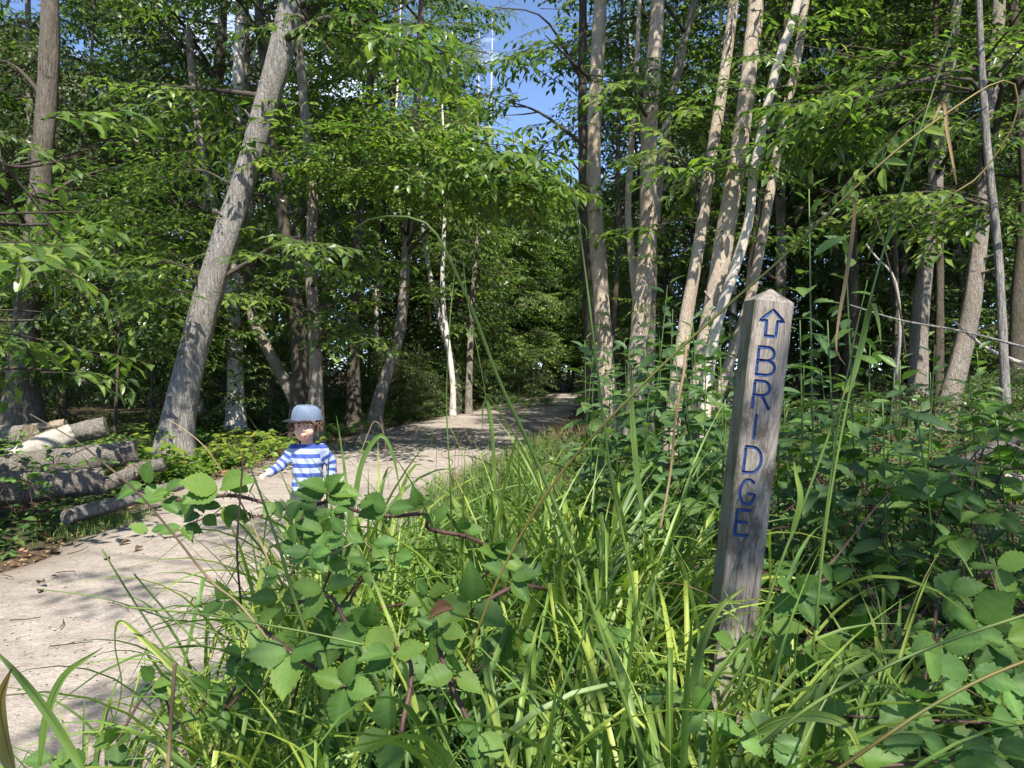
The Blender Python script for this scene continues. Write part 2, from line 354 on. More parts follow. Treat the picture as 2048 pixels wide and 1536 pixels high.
def branchlet(seed, L=1.1, nside=5, ll=.15, w=.2, level=1, step=.075, droop=.12, ang=52, hang=.25, flatness=.22):
    g = np.random.default_rng(seed); A = Acc(); leaves = []
    def twig(P, r):
        V, T = tube(P, [r, r * .4], 3, cap=False); A.add(V, T, 1, .5)
    def put(P, start=.2):
        seglen = np.r_[0, np.cumsum(np.linalg.norm(np.diff(P, axis=0), axis=1))]
        k = 0; s_ = seglen[-1] * start
        while s_ < seglen[-1] + .01:
            pos = np.array([np.interp(s_, seglen, P[:, c]) for c in range(3)])
            j = min(np.searchsorted(seglen, s_), len(P) - 1); d = P[j] - P[j - 1] if j else P[1] - P[0]; d = d / np.linalg.norm(d)
            side = 1 if k % 2 else -1
            a_ = side * R(ang + g.normal(0, 13)) * (1 if s_ < seglen[-1] - .02 else .15)
            c, sn = math.cos(a_), math.sin(a_)
            ld = np.array([d[0] * c - d[1] * sn, d[0] * sn + d[1] * c, d[2] - hang * abs(g.normal(.8, .5))])
            nr = np.array([g.normal(0, flatness), g.normal(0, flatness), 1])
            f = frame(ld, nr); sc = ll * g.uniform(.7, 1.15)
            f[:3, :3] *= sc; f[:3, 3] = pos; leaves.append(f)
            s_ += step * g.uniform(.75, 1.25); k += 1
    t = np.linspace(0, 1, 6)[:, None]
    main = np.hstack([.06 * L * np.sin(t * 3 + g.uniform(0, 6)) * t, t * L, -.10 * L * t * t + .02 * g.normal(0, 1, (6, 1)) * t])
    twig(main, .008); put(main, .35)
    for k in range(nside):
        tt = .12 + .72 * (k + g.uniform(-.2, .2)) / max(1, nside - 1) * .95
        tt = min(max(tt, .08), .88)
        p0 = np.array([np.interp(tt, t[:, 0], main[:, c]) for c in range(3)])
        a_ = R(g.uniform(38, 62)) * (1 if k % 2 else -1); l_ = L * g.uniform(.35, .55) * (1 - .45 * tt)
        d = np.array([math.sin(a_), math.cos(a_), g.normal(-.08, .12)])
        u = np.linspace(0, 1, 4)[:, None]; P = p0 + d * l_ * u + np.array([0, 0, -.06]) * u * u
        twig(P, .005); put(P, .15)
    tw = A.out(); lv, lt = leaf_geo(level, w, droop)
    nl = len(leaves); Ms = np.array(leaves)
    V = np.einsum('nij,vj->nvi', Ms[:, :3, :3], lv) + Ms[:, None, :3, 3]
    T = lt[None] + (np.arange(nl) * len(lv))[:, None, None] + len(tw[0])
    tint = np.repeat(g.uniform(0, 1, nl), len(lv))
    return dict(V=np.concatenate([tw[0], V.reshape(-1, 3)]), T=np.concatenate([tw[1], T.reshape(-1, 3)]),
                M=np.r_[tw[2], np.zeros(nl * len(lt), int)], A=np.r_[tw[3], tint], leaves=Ms, twig=tw)

TPL = {
 'hero': [branchlet(100 + k, 1.0, 5, .175, .21, 2, .08, hang=.14, flatness=.3) for k in range(4)],
 'chest': [branchlet(110 + k, 1.15, 5, .175, .21, 1, .08, hang=.16, flatness=.32) for k in range(5)],
 'bg': [branchlet(120 + k, 1.5, 5, .22, .22, 0, .11, hang=.2, flatness=.4) for k in range(5)],
 'oak': [branchlet(130 + k, .9, 6, .095, .27, 0, .055, ang=60, hang=.2, flatness=.5) for k in range(5)],
 'birch': [branchlet(140 + k, 1.1, 5, .07, .36, 0, .06, ang=60, hang=.9, flatness=.6) for k in range(4)],
 'small': [branchlet(150 + k, .9, 5, .10, .27, 1, .07, ang=55) for k in range(4)],
}
def bmat(pos, yaw, pitch, roll, s):
    m_ = Matrix.Translation(pos) @ Euler((pitch, roll, yaw), 'ZYX').to_matrix().to_4x4() @ Matrix.Scale(s, 4)
    # branchlet points along +Y; yaw measured from +Y
    return np.array(Matrix.Translation(pos) @ Matrix.Rotation(yaw, 4, 'Z') @ Matrix.Rotation(pitch, 4, 'X') @ Matrix.Rotation(roll, 4, 'Y') @ Matrix.Scale(s, 4))

def assemble(tpls, mats, g, tintmul=1.0, tintoff=0.0):
    Vs, Ts, Ms, As = [], [], [], []; n0 = 0
    mats = np.array(mats); idx = g.integers(0, len(tpls), len(mats))
    for k, t in enumerate(tpls):
        B = mats[idx == k]
        if not len(B): continue
        V = np.einsum('nij,vj->nvi', B[:, :3, :3], t['V']) + B[:, None, :3, 3]
        T = t['T'][None] + (np.arange(len(B)) * len(t['V']))[:, None, None] + n0
        Vs.append(V.reshape(-1, 3)); Ts.append(T.reshape(-1, 3)); Ms.append(np.tile(t['M'], len(B)))
        sh = g.normal(0, .12, len(B))
        As.append(np.clip(t['A'][None] * tintmul + tintoff + sh[:, None], 0, 1).ravel()); n0 += V.shape[0] * V.shape[1]
    return np.concatenate(Vs), np.concatenate(Ts), np.concatenate(Ms), np.concatenate(As)

HERO_LEAF = [build('leaf', *leaf_geo(2, wd, dr, fo), M['leaf1'], link=False) for wd, dr, fo in ((.21, .14, .07), (.18, .25, .09), (.23, .05, .05), (.20, .32, .04))]
YEL_LEAF = [build('leaf', *leaf_geo(2, wd, dr, fo), M['yellow'], link=False) for wd, dr, fo in ((.3, .14, .07), (.33, .25, .09))]

def gap(p):
    """open air over the path: nothing grows into the slot of sky above it"""
    x, y, z = p[0], max(p[1], .5), p[2]
    a = x / y; e = (z - CH) / y
    lo = -.048 + max(0, .46 - e) * .22 + .012 * math.sin(e * 40); hi = .090 + .012 * math.sin(e * 33)
    if e > .205 and lo < a < hi: return True
    return False

def tree(name, label, cat, P, rad, bark, tpl='chest', leafm='leaf', limbs=None, nlimb=6, crown=(3.5, 11), reach=(1.5, 3), nb=90, seed=0,
         group=None, seg=16, ridge=.05, jit=.05, hero=0, flare=1.5, topz=None, bs=1.0, ymin=None, tint=(1, 0), clip=None, seglen=.18, nogap=False, extra=None, thin=.84, sprigs=0, stubs=0):
    g = np.random.default_rng(seed + 1000)
    P = [np.array(p, float) for p in P]
    base = P[0].copy(); base[2] = gz(base[0], base[1]) - .03
    if P[0][2] > base[2] + .05: P = [base] + P
    d = P[-1] - P[-2]; d /= np.linalg.norm(d)
    if topz and P[-1][2] < topz:
        h_ = topz - P[-1][2]; dd = d * np.array([.6, .6, 1]); dd /= dd[2]
        nfr = len(P); P = P + [P[-1] + dd * h_ * .5, P[-1] + dd * h_ * np.array([.75, .75, 1])]
    n_ = int(max(14, min(60, np.sum(np.linalg.norm(np.diff(P, axis=0), axis=1)) / seglen)))
    C = smoothpath(P, n_) - base
    tt = np.linspace(0, 1, n_)
    rr = np.interp(C[:, 2], [r_[0] for r_ in rad], [r_[1] for r_ in rad]) * thin
    rr = rr * (1 + .03 * np.sin(C[:, 2] * 2.3 + seed) + .02 * np.sin(C[:, 2] * 5.1 + 2 * seed))
    if flare > 1: rr = rr * (1 + (flare - 1) * np.exp(-np.maximum(C[:, 2], 0) / .35))
    root = thing(name, label, cat, base, group)
    V, T = tube(C, rr, seg, jit, True, seed, ridge=ridge)
    build('trunk', V, T, M[bark], smooth=True, parent=root)
    mats = []; hm = []
    for k in range(stubs):
        i_ = g.integers(4, max(5, int(n_ * .55))); a_ = g.uniform(3.4, 6.0); d_ = np.array([math.cos(a_), math.sin(a_), g.uniform(.1, .6)]); ln = g.uniform(.06, .22)
        Vt, Tt = tube(smoothpath([C[i_] + d_ * rr[i_] * .6, C[i_] + d_ * (rr[i_] + ln * .5), C[i_] + d_ * (rr[i_] + ln) + [0, 0, .02]], 6), [rr[i_] * .34, rr[i_] * .12, .008], 8, .08, seed=k)
        build('dead_stub', Vt, Tt, M[bark], smooth=True, parent=root)
    for k in range(sprigs):
        i_ = g.integers(4, max(5, int(n_ * .6))); a_ = g.uniform(3.3, 6.1); d_ = np.array([math.cos(a_), math.sin(a_), 0])
        mats.append(bmat(C[i_] + d_ * rr[i_] * .9, a_ - math.pi / 2, g.uniform(-.5, .4), 0, bs * g.uniform(.22, .45)))
    def leafalong(Lp, n, s0=.35):
        L = np.linalg.norm(Lp[-1] - Lp[0])
        for k in range(n):
            t_ = g.uniform(s0, 1.02); j = min(int(t_ * (len(Lp) - 1)), len(Lp) - 2)
            p = Lp[j] + (Lp[j + 1] - Lp[j]) * (t_ * (len(Lp) - 1) - j)
            dd = Lp[min(j + 1, len(Lp) - 1)] - Lp[j]
            yaw = math.atan2(-dd[0], dd[1]) + g.uniform(-1.1, 1.1)
            p = p + g.normal(0, .18, 3)
            wp = p + base; tip = wp + np.array([-math.sin(yaw), math.cos(yaw), 0]) * .8 * bs
            if not nogap and (gap(wp) or gap(tip)): continue
            if clip and (clip(wp) or clip(tip)): continue
            mats.append(bmat(p, yaw, g.normal(-.08, .22), g.normal(0, .25), bs * g.uniform(.75, 1.15)))
    LA = Acc(); nl_ = 0
    lims = []
    for (hz, ep, n) in (limbs or []):
        k = np.argmin(np.abs(C[:, 2] - hz)); a_ = C[k]; b_ = np.array(ep, float) - base
        lims.append((a_, b_, n, k, True))
    for k in range(nlimb):
        hz = crown[0] + (crown[1] - crown[0]) * (k + g.uniform(.1, .9)) / nlimb
        i_ = np.argmin(np.abs(C[:, 2] - hz)); yaw = k * 2.4 + g.uniform(-.5, .5); ln = g.uniform(*reach) * (1 - .45 * max(0, (hz - crown[0]) / (crown[1] - crown[0] + .01)) ** 2)
        a_ = C[i_]; b_ = a_ + np.array([-math.sin(yaw) * ln, math.cos(yaw) * ln, ln * g.uniform(.15, .7)])
        lims.append((a_, b_, int(nb / max(nlimb, 1)), i_, False))
    limb_objs = []
    for (a_, b_, n, k, man) in lims:
        md = (a_ + b_) / 2 + g.normal(0, .09, 3) * np.linalg.norm(b_ - a_) + np.array([0, 0, .12 * np.linalg.norm(b_ - a_)])
        Lp = smoothpath([a_, md, b_], 9); L = np.linalg.norm(b_ - a_)
        r0 = min(rr[k] * .42, .012 + L * .016)
        Vt, Tt = tube(Lp, [r0, r0 * .6, .008], 6, .08, seed=seed + len(limb_objs))
        ob = build('limb', Vt, Tt, M['twig' if not man else ('bark_dark' if bark != 'birch' else 'twig')], smooth=True, parent=root); limb_objs.append(ob)
        for q in range(3):
            t_ = g.uniform(.4, .85); j = int(t_ * 8); s_ = Lp[j]; dd = Lp[min(j + 1, 8)] - Lp[j]
            yaw = math.atan2(-dd[0], dd[1]) + (1 if q % 2 else -1) * g.uniform(.5, 1.0); l_ = L * g.uniform(.3, .5)
            e_ = s_ + np.array([-math.sin(yaw) * l_, math.cos(yaw) * l_, l_ * g.uniform(-.1, .4)])
            Sp = smoothpath([s_, (s_ + e_) / 2 + g.normal(0, .05, 3), e_], 6)
            if (not nogap and gap(e_ + base)) or (clip and clip(e_ + base)): continue
            Vt, Tt = tube(Sp, [r0 * .4, .005], 4); LA.add(Vt, Tt)
            leafalong(Sp, max(1, n // 5), .2)
        leafalong(Lp, max(1, n - 3 * (n // 5)))
    if LA.n: LA.build('branches', [M['twig']], root, tint=False)['kind'] = 'stuff'
    for (x0, y0, x1, y1, D, n, hh, yaw) in (extra or []):
        for k in range(n):
            t_ = (k + g.uniform()) / n; p = np.array(at(x0 + (x1 - x0) * t_, y0 + (y1 - y0) * t_ + g.uniform(-hh, hh), D + g.normal(0, .35))) - base
            mats.append(bmat(p, R(yaw + g.normal(0, 35)), g.normal(-.25, .15), g.normal(0, .2), bs * g.uniform(.8, 1.15)))
    if not mats: return root
    mats = np.array(mats)
    if hero:
        # nearest branchlets in view get leaves of their own
        wp = mats[:, :3, 3] + base; inv = (np.abs(wp[:, 0] / np.maximum(wp[:, 1], .1)) < .68) & (wp[:, 1] > 1) & ((wp[:, 2] - CH) / np.maximum(wp[:, 1], .1) < .5)
        order = np.argsort(np.where(inv, np.linalg.norm(wp - np.array([0, 0, CH]), axis=1), 1e6))
        order = [q for q in order if inv[q]]
        sel = []; cnt = 0; tp = TPL['hero'] if tpl in ('chest', 'bg', 'hero') else TPL[tpl]
        for q in order:
            t = tp[q % len(tp)]
            if cnt + len(t['leaves']) > hero: break
            sel.append(q); cnt += len(t['leaves'])
        TW = Acc()
        for q in sel:
            t = tp[q % len(tp)]; B = mats[q]
            tv = t['twig'][0] @ B[:3, :3].T + B[:3, 3]; TW.add(tv, t['twig'][1])
            for Lm in t['leaves']:
                obj('leaf', HERO_LEAF[g.integers(0, 4)], root, Matrix(B @ Lm))
        if TW.n: TW.build('twigs', [M['twig']], root, tint=False)['kind'] = 'stuff'
        mats = np.delete(mats, sel, 0)
    if len(mats):
        V, T, MI, A = assemble(TPL[tpl], mats, g, *tint)
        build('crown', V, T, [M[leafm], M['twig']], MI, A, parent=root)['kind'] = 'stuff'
    return root

def copytree(o, loc, rz, s, label, group):
    c = o.copy(); col.objects.link(c); c.location = loc; c.rotation_euler = (0, 0, rz); c.scale = (s, s, s * random.uniform(.92, 1.1)); c['label'] = label; c['group'] = group
    for ch in o.children:
        d = ch.copy(); col.objects.link(d); d.parent = c
    return c

# ------------------------------------------------------------------ trees seen one by one
def pts(D, *pp): return [at(x, y, D if len(q) == 0 else q[0]) for (x, y, *q) in pp]

# far left trunk beside the log pile
tree('chestnut_tree', 'big upright grey trunk at the left edge behind the log pile', 'tree',
     pts(12, (42, 850), (52, 640), (78, 400), (95, 180), (100, 20)), [(0, .36), (.8, .27), (3, .19), (6, .16), (12, .08)], 'bark_brown',
     limbs=[(3.6, at(250, 330, 12.6), 3), (5.2, at(-120, 130, 12), 8), (2.6, at(-40, 420, 10.5), 10)], nlimb=8, crown=(7.0, 13), reach=(1.3, 2.4), nb=90, seed=1,
     topz=13, flare=1.35, hero=120)
# leaning tree
tree('chestnut_tree', 'thick grey trunk leaning right over the verge behind the child', 'tree',
     pts(10.5, (348, 905), (372, 760), (425, 560), (478, 390), (530, 215), (578, 20)), [(0, .29), (.6, .25), (2, .215), (4, .195), (7, .18), (12, .07)], 'bark_grey',
     limbs=[(1.9, at(330, 520, 10.0), 7), (2.5, at(600, 470, 9.7), 6), (3.6, at(350, 360, 10.2), 6), (4.2, at(640, 330, 10.6), 6), (5.0, at(330, 170, 11.2), 10), (5.6, at(760, 70, 8.6), 8), (5.9, at(680, 130, 9.4), 6)], nlimb=9, crown=(7.6, 13), reach=(1.5, 2.6), nb=110, seed=2,
     topz=13, flare=1.45, sprigs=9, stubs=3, hero=520, extra=[(620, 60, 840, 60, 8.4, 10, 25, -90), (300, 500, 440, 520, 10.1, 4, 20, 60), (520, 455, 640, 500, 9.8, 4, 20, -60), (380, 230, 520, 330, 10.3, 5, 60, 60)])
# pale trunk behind
tree('birch_tree', 'pale blotchy trunk standing just right of the leaning trunk', 'tree',
     pts(14, (472, 850), (470, 700), (462, 560), (470, 300), (480, 60)), [(0, .19), (2, .16), (6, .12), (12, .05)], 'birch', tpl='small', nlimb=8, crown=(4.5, 12), nb=70, seed=3, topz=12, ymin=12)
# coppice group behind the child
G = 'stems of the coppice behind the child'
tree('chestnut_tree', 'stem leaning hard to the left out of the coppice behind the child', 'tree',
     pts(13, (600, 830), (560, 745), (515, 660), (490, 590), (455, 500), (420, 380)), [(0, .13), (2, .10), (5, .07)], 'bark', nlimb=4, crown=(2.8, 5), reach=(.8, 1.6), nb=24, seed=4, group=G, topz=7)
tree('chestnut_tree', 'dark thick middle stem of the coppice behind the child', 'tree',
     pts(12.6, (600, 835), (600, 720), (585, 560), (565, 420), (545, 260), (522, 60)), [(0, .21), (1.2, .165), (4, .11), (10, .06)], 'bark_dark',
     limbs=[(3.5, at(690, 320, 11.5), 8), (4.6, at(430, 210, 13), 10)], nlimb=9, crown=(5, 12), reach=(1.4, 2.8), nb=110, seed=5, group=G, topz=12, hero=60)
tree('chestnut_tree', 'upright sunlit stem right of the coppice behind the child', 'tree',
     pts(12.2, (632, 835), (630, 700), (622, 540), (625, 400), (612, 250), (596, 60)), [(0, .15), (1.5, .115), (4, .095), (10, .05)], 'bark',
     limbs=[(1.7, at(700, 640, 11.3), 5), (2.6, at(720, 520, 10.6), 8), (2.2, at(560, 590, 11.2), 5)], nlimb=8, crown=(4.6, 12), reach=(1.4, 2.6), nb=90, seed=6, group=G, topz=12, hero=150)
# two dark stems left of the path
tree('chestnut_tree', 'straight dark trunk left of the path bend', 'tree',
     pts(16, (708, 790), (708, 600), (722, 380), (742, 150), (750, 0)), [(0, .17), (2, .145), (6, .10), (13, .05)], 'bark_dark',
     limbs=[(4.6, at(800, 330, 14), 10), (5.2, at(650, 250, 15), 8)], nlimb=9, crown=(4.5, 13), reach=(1.5, 3), nb=120, seed=7, topz=13)
tree('chestnut_tree', 'bent trunk curving right then upright at the left of the path', 'tree',
     pts(14.5, (752, 822), (775, 745), (800, 660), (810, 540), (820, 400), (832, 230), (842, 30)), [(0, .17), (1.2, .13), (4, .10), (11, .04)], 'bark',
     limbs=[(3.9, at(900, 300, 10.5), 20), (3.7, at(1010, 330, 11), 20), (3.5, at(960, 390, 11.5), 14), (4.1, at(780, 320, 11), 16), (3.9, at(830, 370, 10.2), 14), (4.2, at(860, 270, 11.5), 12)], nlimb=7, crown=(5, 11), reach=(1.2, 2.2), nb=60, seed=8, topz=11, hero=900, tint=(1, .15), leafm='leaf_light', extra=[(720, 285, 1060, 330, 10.2, 22, 45, -110), (760, 330, 1080, 390, 10.6, 18, 35, -110), (700, 250, 980, 275, 11, 12, 30, -100)])
tree('birch_tree', 'slim pale trunk leaning left beyond the bent trunk', 'tree',
     pts(23, (915, 770), (892, 680), (862, 560), (845, 440), (835, 330)), [(0, .12), (3, .10), (8, .05)], 'birch', tpl='small', leafm='leaf', nlimb=6, crown=(4.5, 9), nb=50, seed=9, topz=9)
tree('birch_tree', 'thin pale stem rising beside the leaning pale trunk left of the path', 'tree',
     pts(21, (905, 760), (890, 640), (885, 560), (890, 380), (884, 200)), [(0, .10), (3, .08), (9, .03)], 'birch', tpl='small', nlimb=5, crown=(5, 9), nb=40, seed=10, topz=9)
tree('chestnut_tree', 'thin dark trunk nearest the far bend on the left side of the path', 'tree',
     pts(22, (938, 770), (945, 600), (956, 460), (965, 360), (950, 200)), [(0, .12), (4, .08), (9, .03)], 'bark', tpl='bg', nlimb=9, crown=(2.6, 6.5), reach=(.7, 1.3), nb=60, seed=11, topz=9, nogap=True)
# right-hand pair by the path
tree('chestnut_tree', 'sunlit tan trunk closest to the right edge of the path', 'tree',
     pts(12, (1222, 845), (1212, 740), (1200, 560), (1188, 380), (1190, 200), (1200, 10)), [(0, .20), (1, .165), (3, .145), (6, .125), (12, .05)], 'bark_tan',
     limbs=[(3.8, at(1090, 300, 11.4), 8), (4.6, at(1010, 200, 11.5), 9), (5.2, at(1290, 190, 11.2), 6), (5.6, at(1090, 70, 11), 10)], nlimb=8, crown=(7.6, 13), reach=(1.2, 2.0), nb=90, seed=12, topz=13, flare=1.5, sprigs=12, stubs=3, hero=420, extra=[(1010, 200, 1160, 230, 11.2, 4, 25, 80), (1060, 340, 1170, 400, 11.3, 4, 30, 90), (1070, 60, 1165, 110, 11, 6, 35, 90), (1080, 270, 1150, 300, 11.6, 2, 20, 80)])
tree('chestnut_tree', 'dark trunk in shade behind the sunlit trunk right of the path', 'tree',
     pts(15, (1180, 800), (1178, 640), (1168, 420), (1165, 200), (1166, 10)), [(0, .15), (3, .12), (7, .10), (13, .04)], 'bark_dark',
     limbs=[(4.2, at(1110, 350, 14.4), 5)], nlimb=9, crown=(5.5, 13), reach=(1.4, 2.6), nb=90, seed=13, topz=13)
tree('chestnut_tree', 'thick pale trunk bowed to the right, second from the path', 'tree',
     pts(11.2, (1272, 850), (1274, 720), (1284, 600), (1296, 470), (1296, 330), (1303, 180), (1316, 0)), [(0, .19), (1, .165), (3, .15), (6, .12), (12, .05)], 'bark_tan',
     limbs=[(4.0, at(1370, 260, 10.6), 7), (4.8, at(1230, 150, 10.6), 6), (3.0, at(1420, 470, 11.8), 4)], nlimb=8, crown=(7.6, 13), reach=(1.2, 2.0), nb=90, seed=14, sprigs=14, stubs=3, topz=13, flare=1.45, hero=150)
tree('chestnut_tree', 'narrow stem joining the bowed pale trunk from its left side', 'tree',
     pts(11.6, (1276, 800), (1274, 640), (1264, 520), (1256, 420), (1262, 300), (1272, 150)), [(0, .07), (2, .07), (5, .05), (9, .02)], 'bark_tan', nlimb=4, crown=(6, 10), reach=(.8, 1.4), nb=24, seed=15, topz=10)
tree('chestnut_tree', 'slanting grey stem crossing behind the bowed trunk toward the upper right', 'tree',
     pts(13, (1296, 800), (1302, 600), (1312, 420), (1332, 260), (1362, 110), (1388, 0)), [(0, .12), (3, .10), (6, .085), (11, .03)], 'bark', nlimb=6, crown=(5.5, 11), nb=70, seed=16, topz=11)
tree('chestnut_tree', 'thin dark stem seen between the two sunlit trunks by the path', 'tree',
     pts(15, (1222, 800), (1228, 640), (1238, 470), (1236, 300), (1242, 100)), [(0, .07), (3, .06), (8, .04)], 'bark_dark', nlimb=6, crown=(4.5, 10), nb=60, seed=17, topz=10)
# coppice behind the post
G = 'stems of the coppice left of the signpost'
tree('chestnut_tree', 'leftmost stem of the coppice left of the signpost', 'tree',
     pts(9.4, (1345, 850), (1372, 640), (1400, 480), (1420, 330), (1442, 190), (1466, 10)), [(0, .11), (2, .095), (5, .075), (10, .03)], 'bark_tan',
     limbs=[(2.9, at(1350, 300, 9.2), 4), (3.6, at(1480, 180, 9.2), 4)], nlimb=6, crown=(7, 11), reach=(1, 1.8), nb=50, seed=18, sprigs=5, stubs=3, group=G, topz=11, hero=80)
tree('chestnut_tree', 'thickest stem in the coppice left of the signpost', 'tree',
     pts(9.2, (1395, 870), (1405, 740), (1432, 580), (1458, 420), (1484, 260), (1504, 80), (1512, 0)), [(0, .17), (.8, .145), (2.5, .135), (5, .11), (11, .05)], 'bark_tan',
     limbs=[(4.6, at(1560, 60, 9), 5)], nlimb=7, crown=(7.2, 12), reach=(1, 1.8), nb=60, seed=19, group=G, topz=12, flare=1.4, sprigs=6, stubs=4, hero=60)
tree('chestnut_tree', 'smooth bare whitish stem with a kink in the coppice left of the signpost', 'tree',
     pts(9.0, (1410, 800), (1432, 660), (1462, 560), (1496, 450), (1507, 350), (1530, 230), (1560, 110), (1596, 0)), [(0, .10), (1.5, .075), (3, .065), (6, .055), (10, .03)], 'bark_pale', nlimb=3, crown=(7, 10), nb=20, seed=20, group=G, topz=10)
tree('chestnut_tree', 'rightmost slim stem of the coppice, passing behind the signpost top', 'tree',
     pts(9.6, (1425, 830), (1470, 690), (1502, 590), (1528, 450), (1548, 340), (1572, 220), (1600, 80)), [(0, .09), (2, .072), (5, .06), (9, .03)], 'bark_tan', nlimb=5, crown=(7, 10), reach=(1, 1.6), nb=40, seed=21, group=G, topz=10)
# right-hand wood
tree('chestnut_tree', 'straight dark trunk high above and right of the signpost', 'tree',
     pts(15, (1702, 800), (1703, 560), (1697, 330), (1692, 120), (1690, 0)), [(0, .17), (3, .15), (7, .12), (13, .05)], 'bark_dark',
     limbs=[(4.2, at(1600, 250, 14), 8), (4.8, at(1800, 180, 13), 8)], nlimb=9, crown=(5, 13), reach=(1.5, 3), nb=120, seed=22, topz=13)
tree('chestnut_tree', 'thick shaded trunk bending left at its foot in the right-hand wood', 'tree',
     pts(13, (1838, 830), (1836, 700), (1848, 560), (1866, 420), (1880, 260), (1905, 80)), [(0, .19), (2, .165), (5, .13), (11, .05)], 'bark',
     limbs=[(3.2, at(1760, 430, 11), 9), (4.3, at(1960, 260, 11), 8)], nlimb=8, crown=(5, 12), reach=(1.5, 2.8), nb=100, seed=23, topz=12, hero=110)
tree('chestnut_tree', 'brown trunk curving up from the right edge of the litter clearing', 'tree',
     pts(11.5, (1885, 850), (1915, 740), (1942, 620), (1958, 480), (1972, 320), (1990, 120)), [(0, .20), (1.2, .165), (3, .14), (6, .11), (12, .05)], 'bark',
     limbs=[(3.6, at(1880, 380, 8.2), 9), (4.4, at(1720, 190, 8), 10), (4.2, at(1790, 170, 7.6), 9), (4.6, at(2060, 200, 9), 8), (3.5, at(2030, 390, 8.3), 7)], extra=[(1650, 185, 1850, 190, 7.8, 8, 20, 60), (1680, 220, 1990, 190, 7.8, 8, 25, 40), (1850, 385, 2040, 400, 8.2, 6, 14, 60)], nlimb=8, crown=(5.5, 12), reach=(1.5, 2.8), nb=100, seed=24, topz=12, flare=1.5, stubs=3, hero=600)
tree('chestnut_tree', 'slender smooth grey pole stem near the right edge of the picture', 'tree',
     pts(8.2, (2014, 870), (2006, 680), (1996, 500), (1975, 300), (1962, 100)), [(0, .06), (2, .052), (5, .04), (9, .02)], 'bark_grey', nlimb=4, crown=(4.8, 9), nb=30, seed=25, topz=9)
tree('chestnut_tree', 'trunk half cut off by the right edge of the picture', 'tree',
     pts(12.5, (2034, 850), (2036, 600), (2052, 400), (2040, 200), (2026, 0)), [(0, .15), (3, .12), (10, .05)], 'bark_dark', nlimb=7, crown=(4, 11), nb=80, seed=26, topz=11)
# gnarled oak whose limbs reach in from the upper left
tree('oak_tree', 'gnarled dark oak with long crooked limbs in the upper left', 'tree',
     pts(17, (470, 830), (455, 640), (440, 470), (420, 320), (440, 120)), [(0, .28), (3, .22), (6, .17), (10, .08)], 'bark_dark', tpl='oak', leafm='leaf_oak',
     limbs=[(3.9, at(150, 290, 15.5), 8), (5.0, at(120, 190, 15), 12), (5.6, at(230, 110, 15), 14), (6.4, at(300, 20, 15.5), 14), (4.9, at(330, 250, 15), 12), (5.8, at(600, 150, 16), 14), (4.2, at(580, 330, 16), 8)],
     nlimb=8, crown=(6, 12), reach=(2, 4), nb=160, seed=27, topz=12)
tree('oak_tree', 'oak crown hanging over the top left corner', 'tree',
     pts(16, (-140, 840), (-130, 500), (-110, 200)), [(0, .28), (6, .18), (11, .07)], 'bark_dark', tpl='oak', leafm='leaf_oak',
     limbs=[(4.6, at(40, 260, 15.5), 12), (5.6, at(130, 60, 15), 16), (6, at(20, 60, 15.5), 14)], nlimb=8, crown=(4, 12), reach=(2, 3.5), nb=140, seed=28, topz=12)
# tall sunlit birches in the gap of sky
G = 'far birches rising into the strip of sky'
for k, (x0, x1, D, h) in enumerate([(916, 915, 38, 19), (955, 985, 40, 19.5), (880, 905, 36, 17), (850, 838, 37, 18), (820, 800, 40, 18), (940, 958, 44, 18)]):
    tree('birch_tree', 'tall thin white birch far back in the strip of sky', 'tree',
         [at(x0, 780, D), at((x0 + x1) / 2 + 6, 420, D), at(x1, 60, D)], [(0, .17), (8, .11), (19, .03)], 'birch', tpl='birch', leafm='leaf_birch', nlimb=10 if k not in (1, 5) else 3, crown=(8, h), reach=(.5, 1.2), nb=170 if k not in (1, 5) else 20, seed=40 + k, group=G, topz=h, bs=1.3, seglen=.5, nogap=True)

# overhanging chestnut just outside the picture on the left: its sprays reach in
tree('chestnut_tree', 'leafy chestnut branches reaching in at the left edge', 'tree',
     [(-5.6, 6.2, 0.2), (-5.5, 6.2, 2.5), (-5.3, 6.3, 5)], [(0, .14), (3, .11), (9, .05)], 'bark',
     limbs=[(2.3, at(40, 450, 5.2), 7), (1.5, at(90, 640, 6.0), 7), (1.1, at(110, 740, 6.2), 4), (2.6, at(0, 500, 4.9), 5), (3.1, at(140, 500, 7.0), 5)], nlimb=6, crown=(4.8, 8.5), reach=(1.2, 2.2), nb=60, seed=50, topz=9, hero=330,
     clip=lambda p: p[0] / max(p[1], .1) > -.51 or (p[2] > 3.6 and p[0] / max(p[1], .1) > -.6) or (p[2] < .8 and p[1] < 9))
# chestnut saplings, shade foliage left of the leaning tree
G = 'shaded chestnut saplings under the trees on the left'
for k, (x, D, h, lims) in enumerate([(230, 12, 4.2, [(150, 560), (330, 520), (220, 470), (260, 640), (330, 690)]), (130, 13.5, 3.6, [(180, 640), (80, 560), (170, 720)]), (300, 13.5, 4.6, [(380, 600), (250, 480), (330, 420), (230, 700)]), (540, 14.5, 3.6, [(490, 560), (560, 500), (640, 600), (520, 640)])]):
    tree('chestnut_sapling', 'young chestnut with large dark leaves in the shade of the left wood', 'sapling',
         [at(x, 845, D), at(x + 8, 650, D), at(x - 5, 480, D)], [(0, .035), (3, .02)], 'bark_dark', limbs=[(.6 + .5 * j, at(px, py, D - g_), 7) for j, (px, py, g_) in enumerate([(a, b, (i_ % 3) * .5) for i_, (a, b) in enumerate(lims)])], nlimb=4, crown=(.7, h), reach=(.9, 1.6), nb=40, seed=60 + k, group=G, hero=140, seg=8, flare=1)

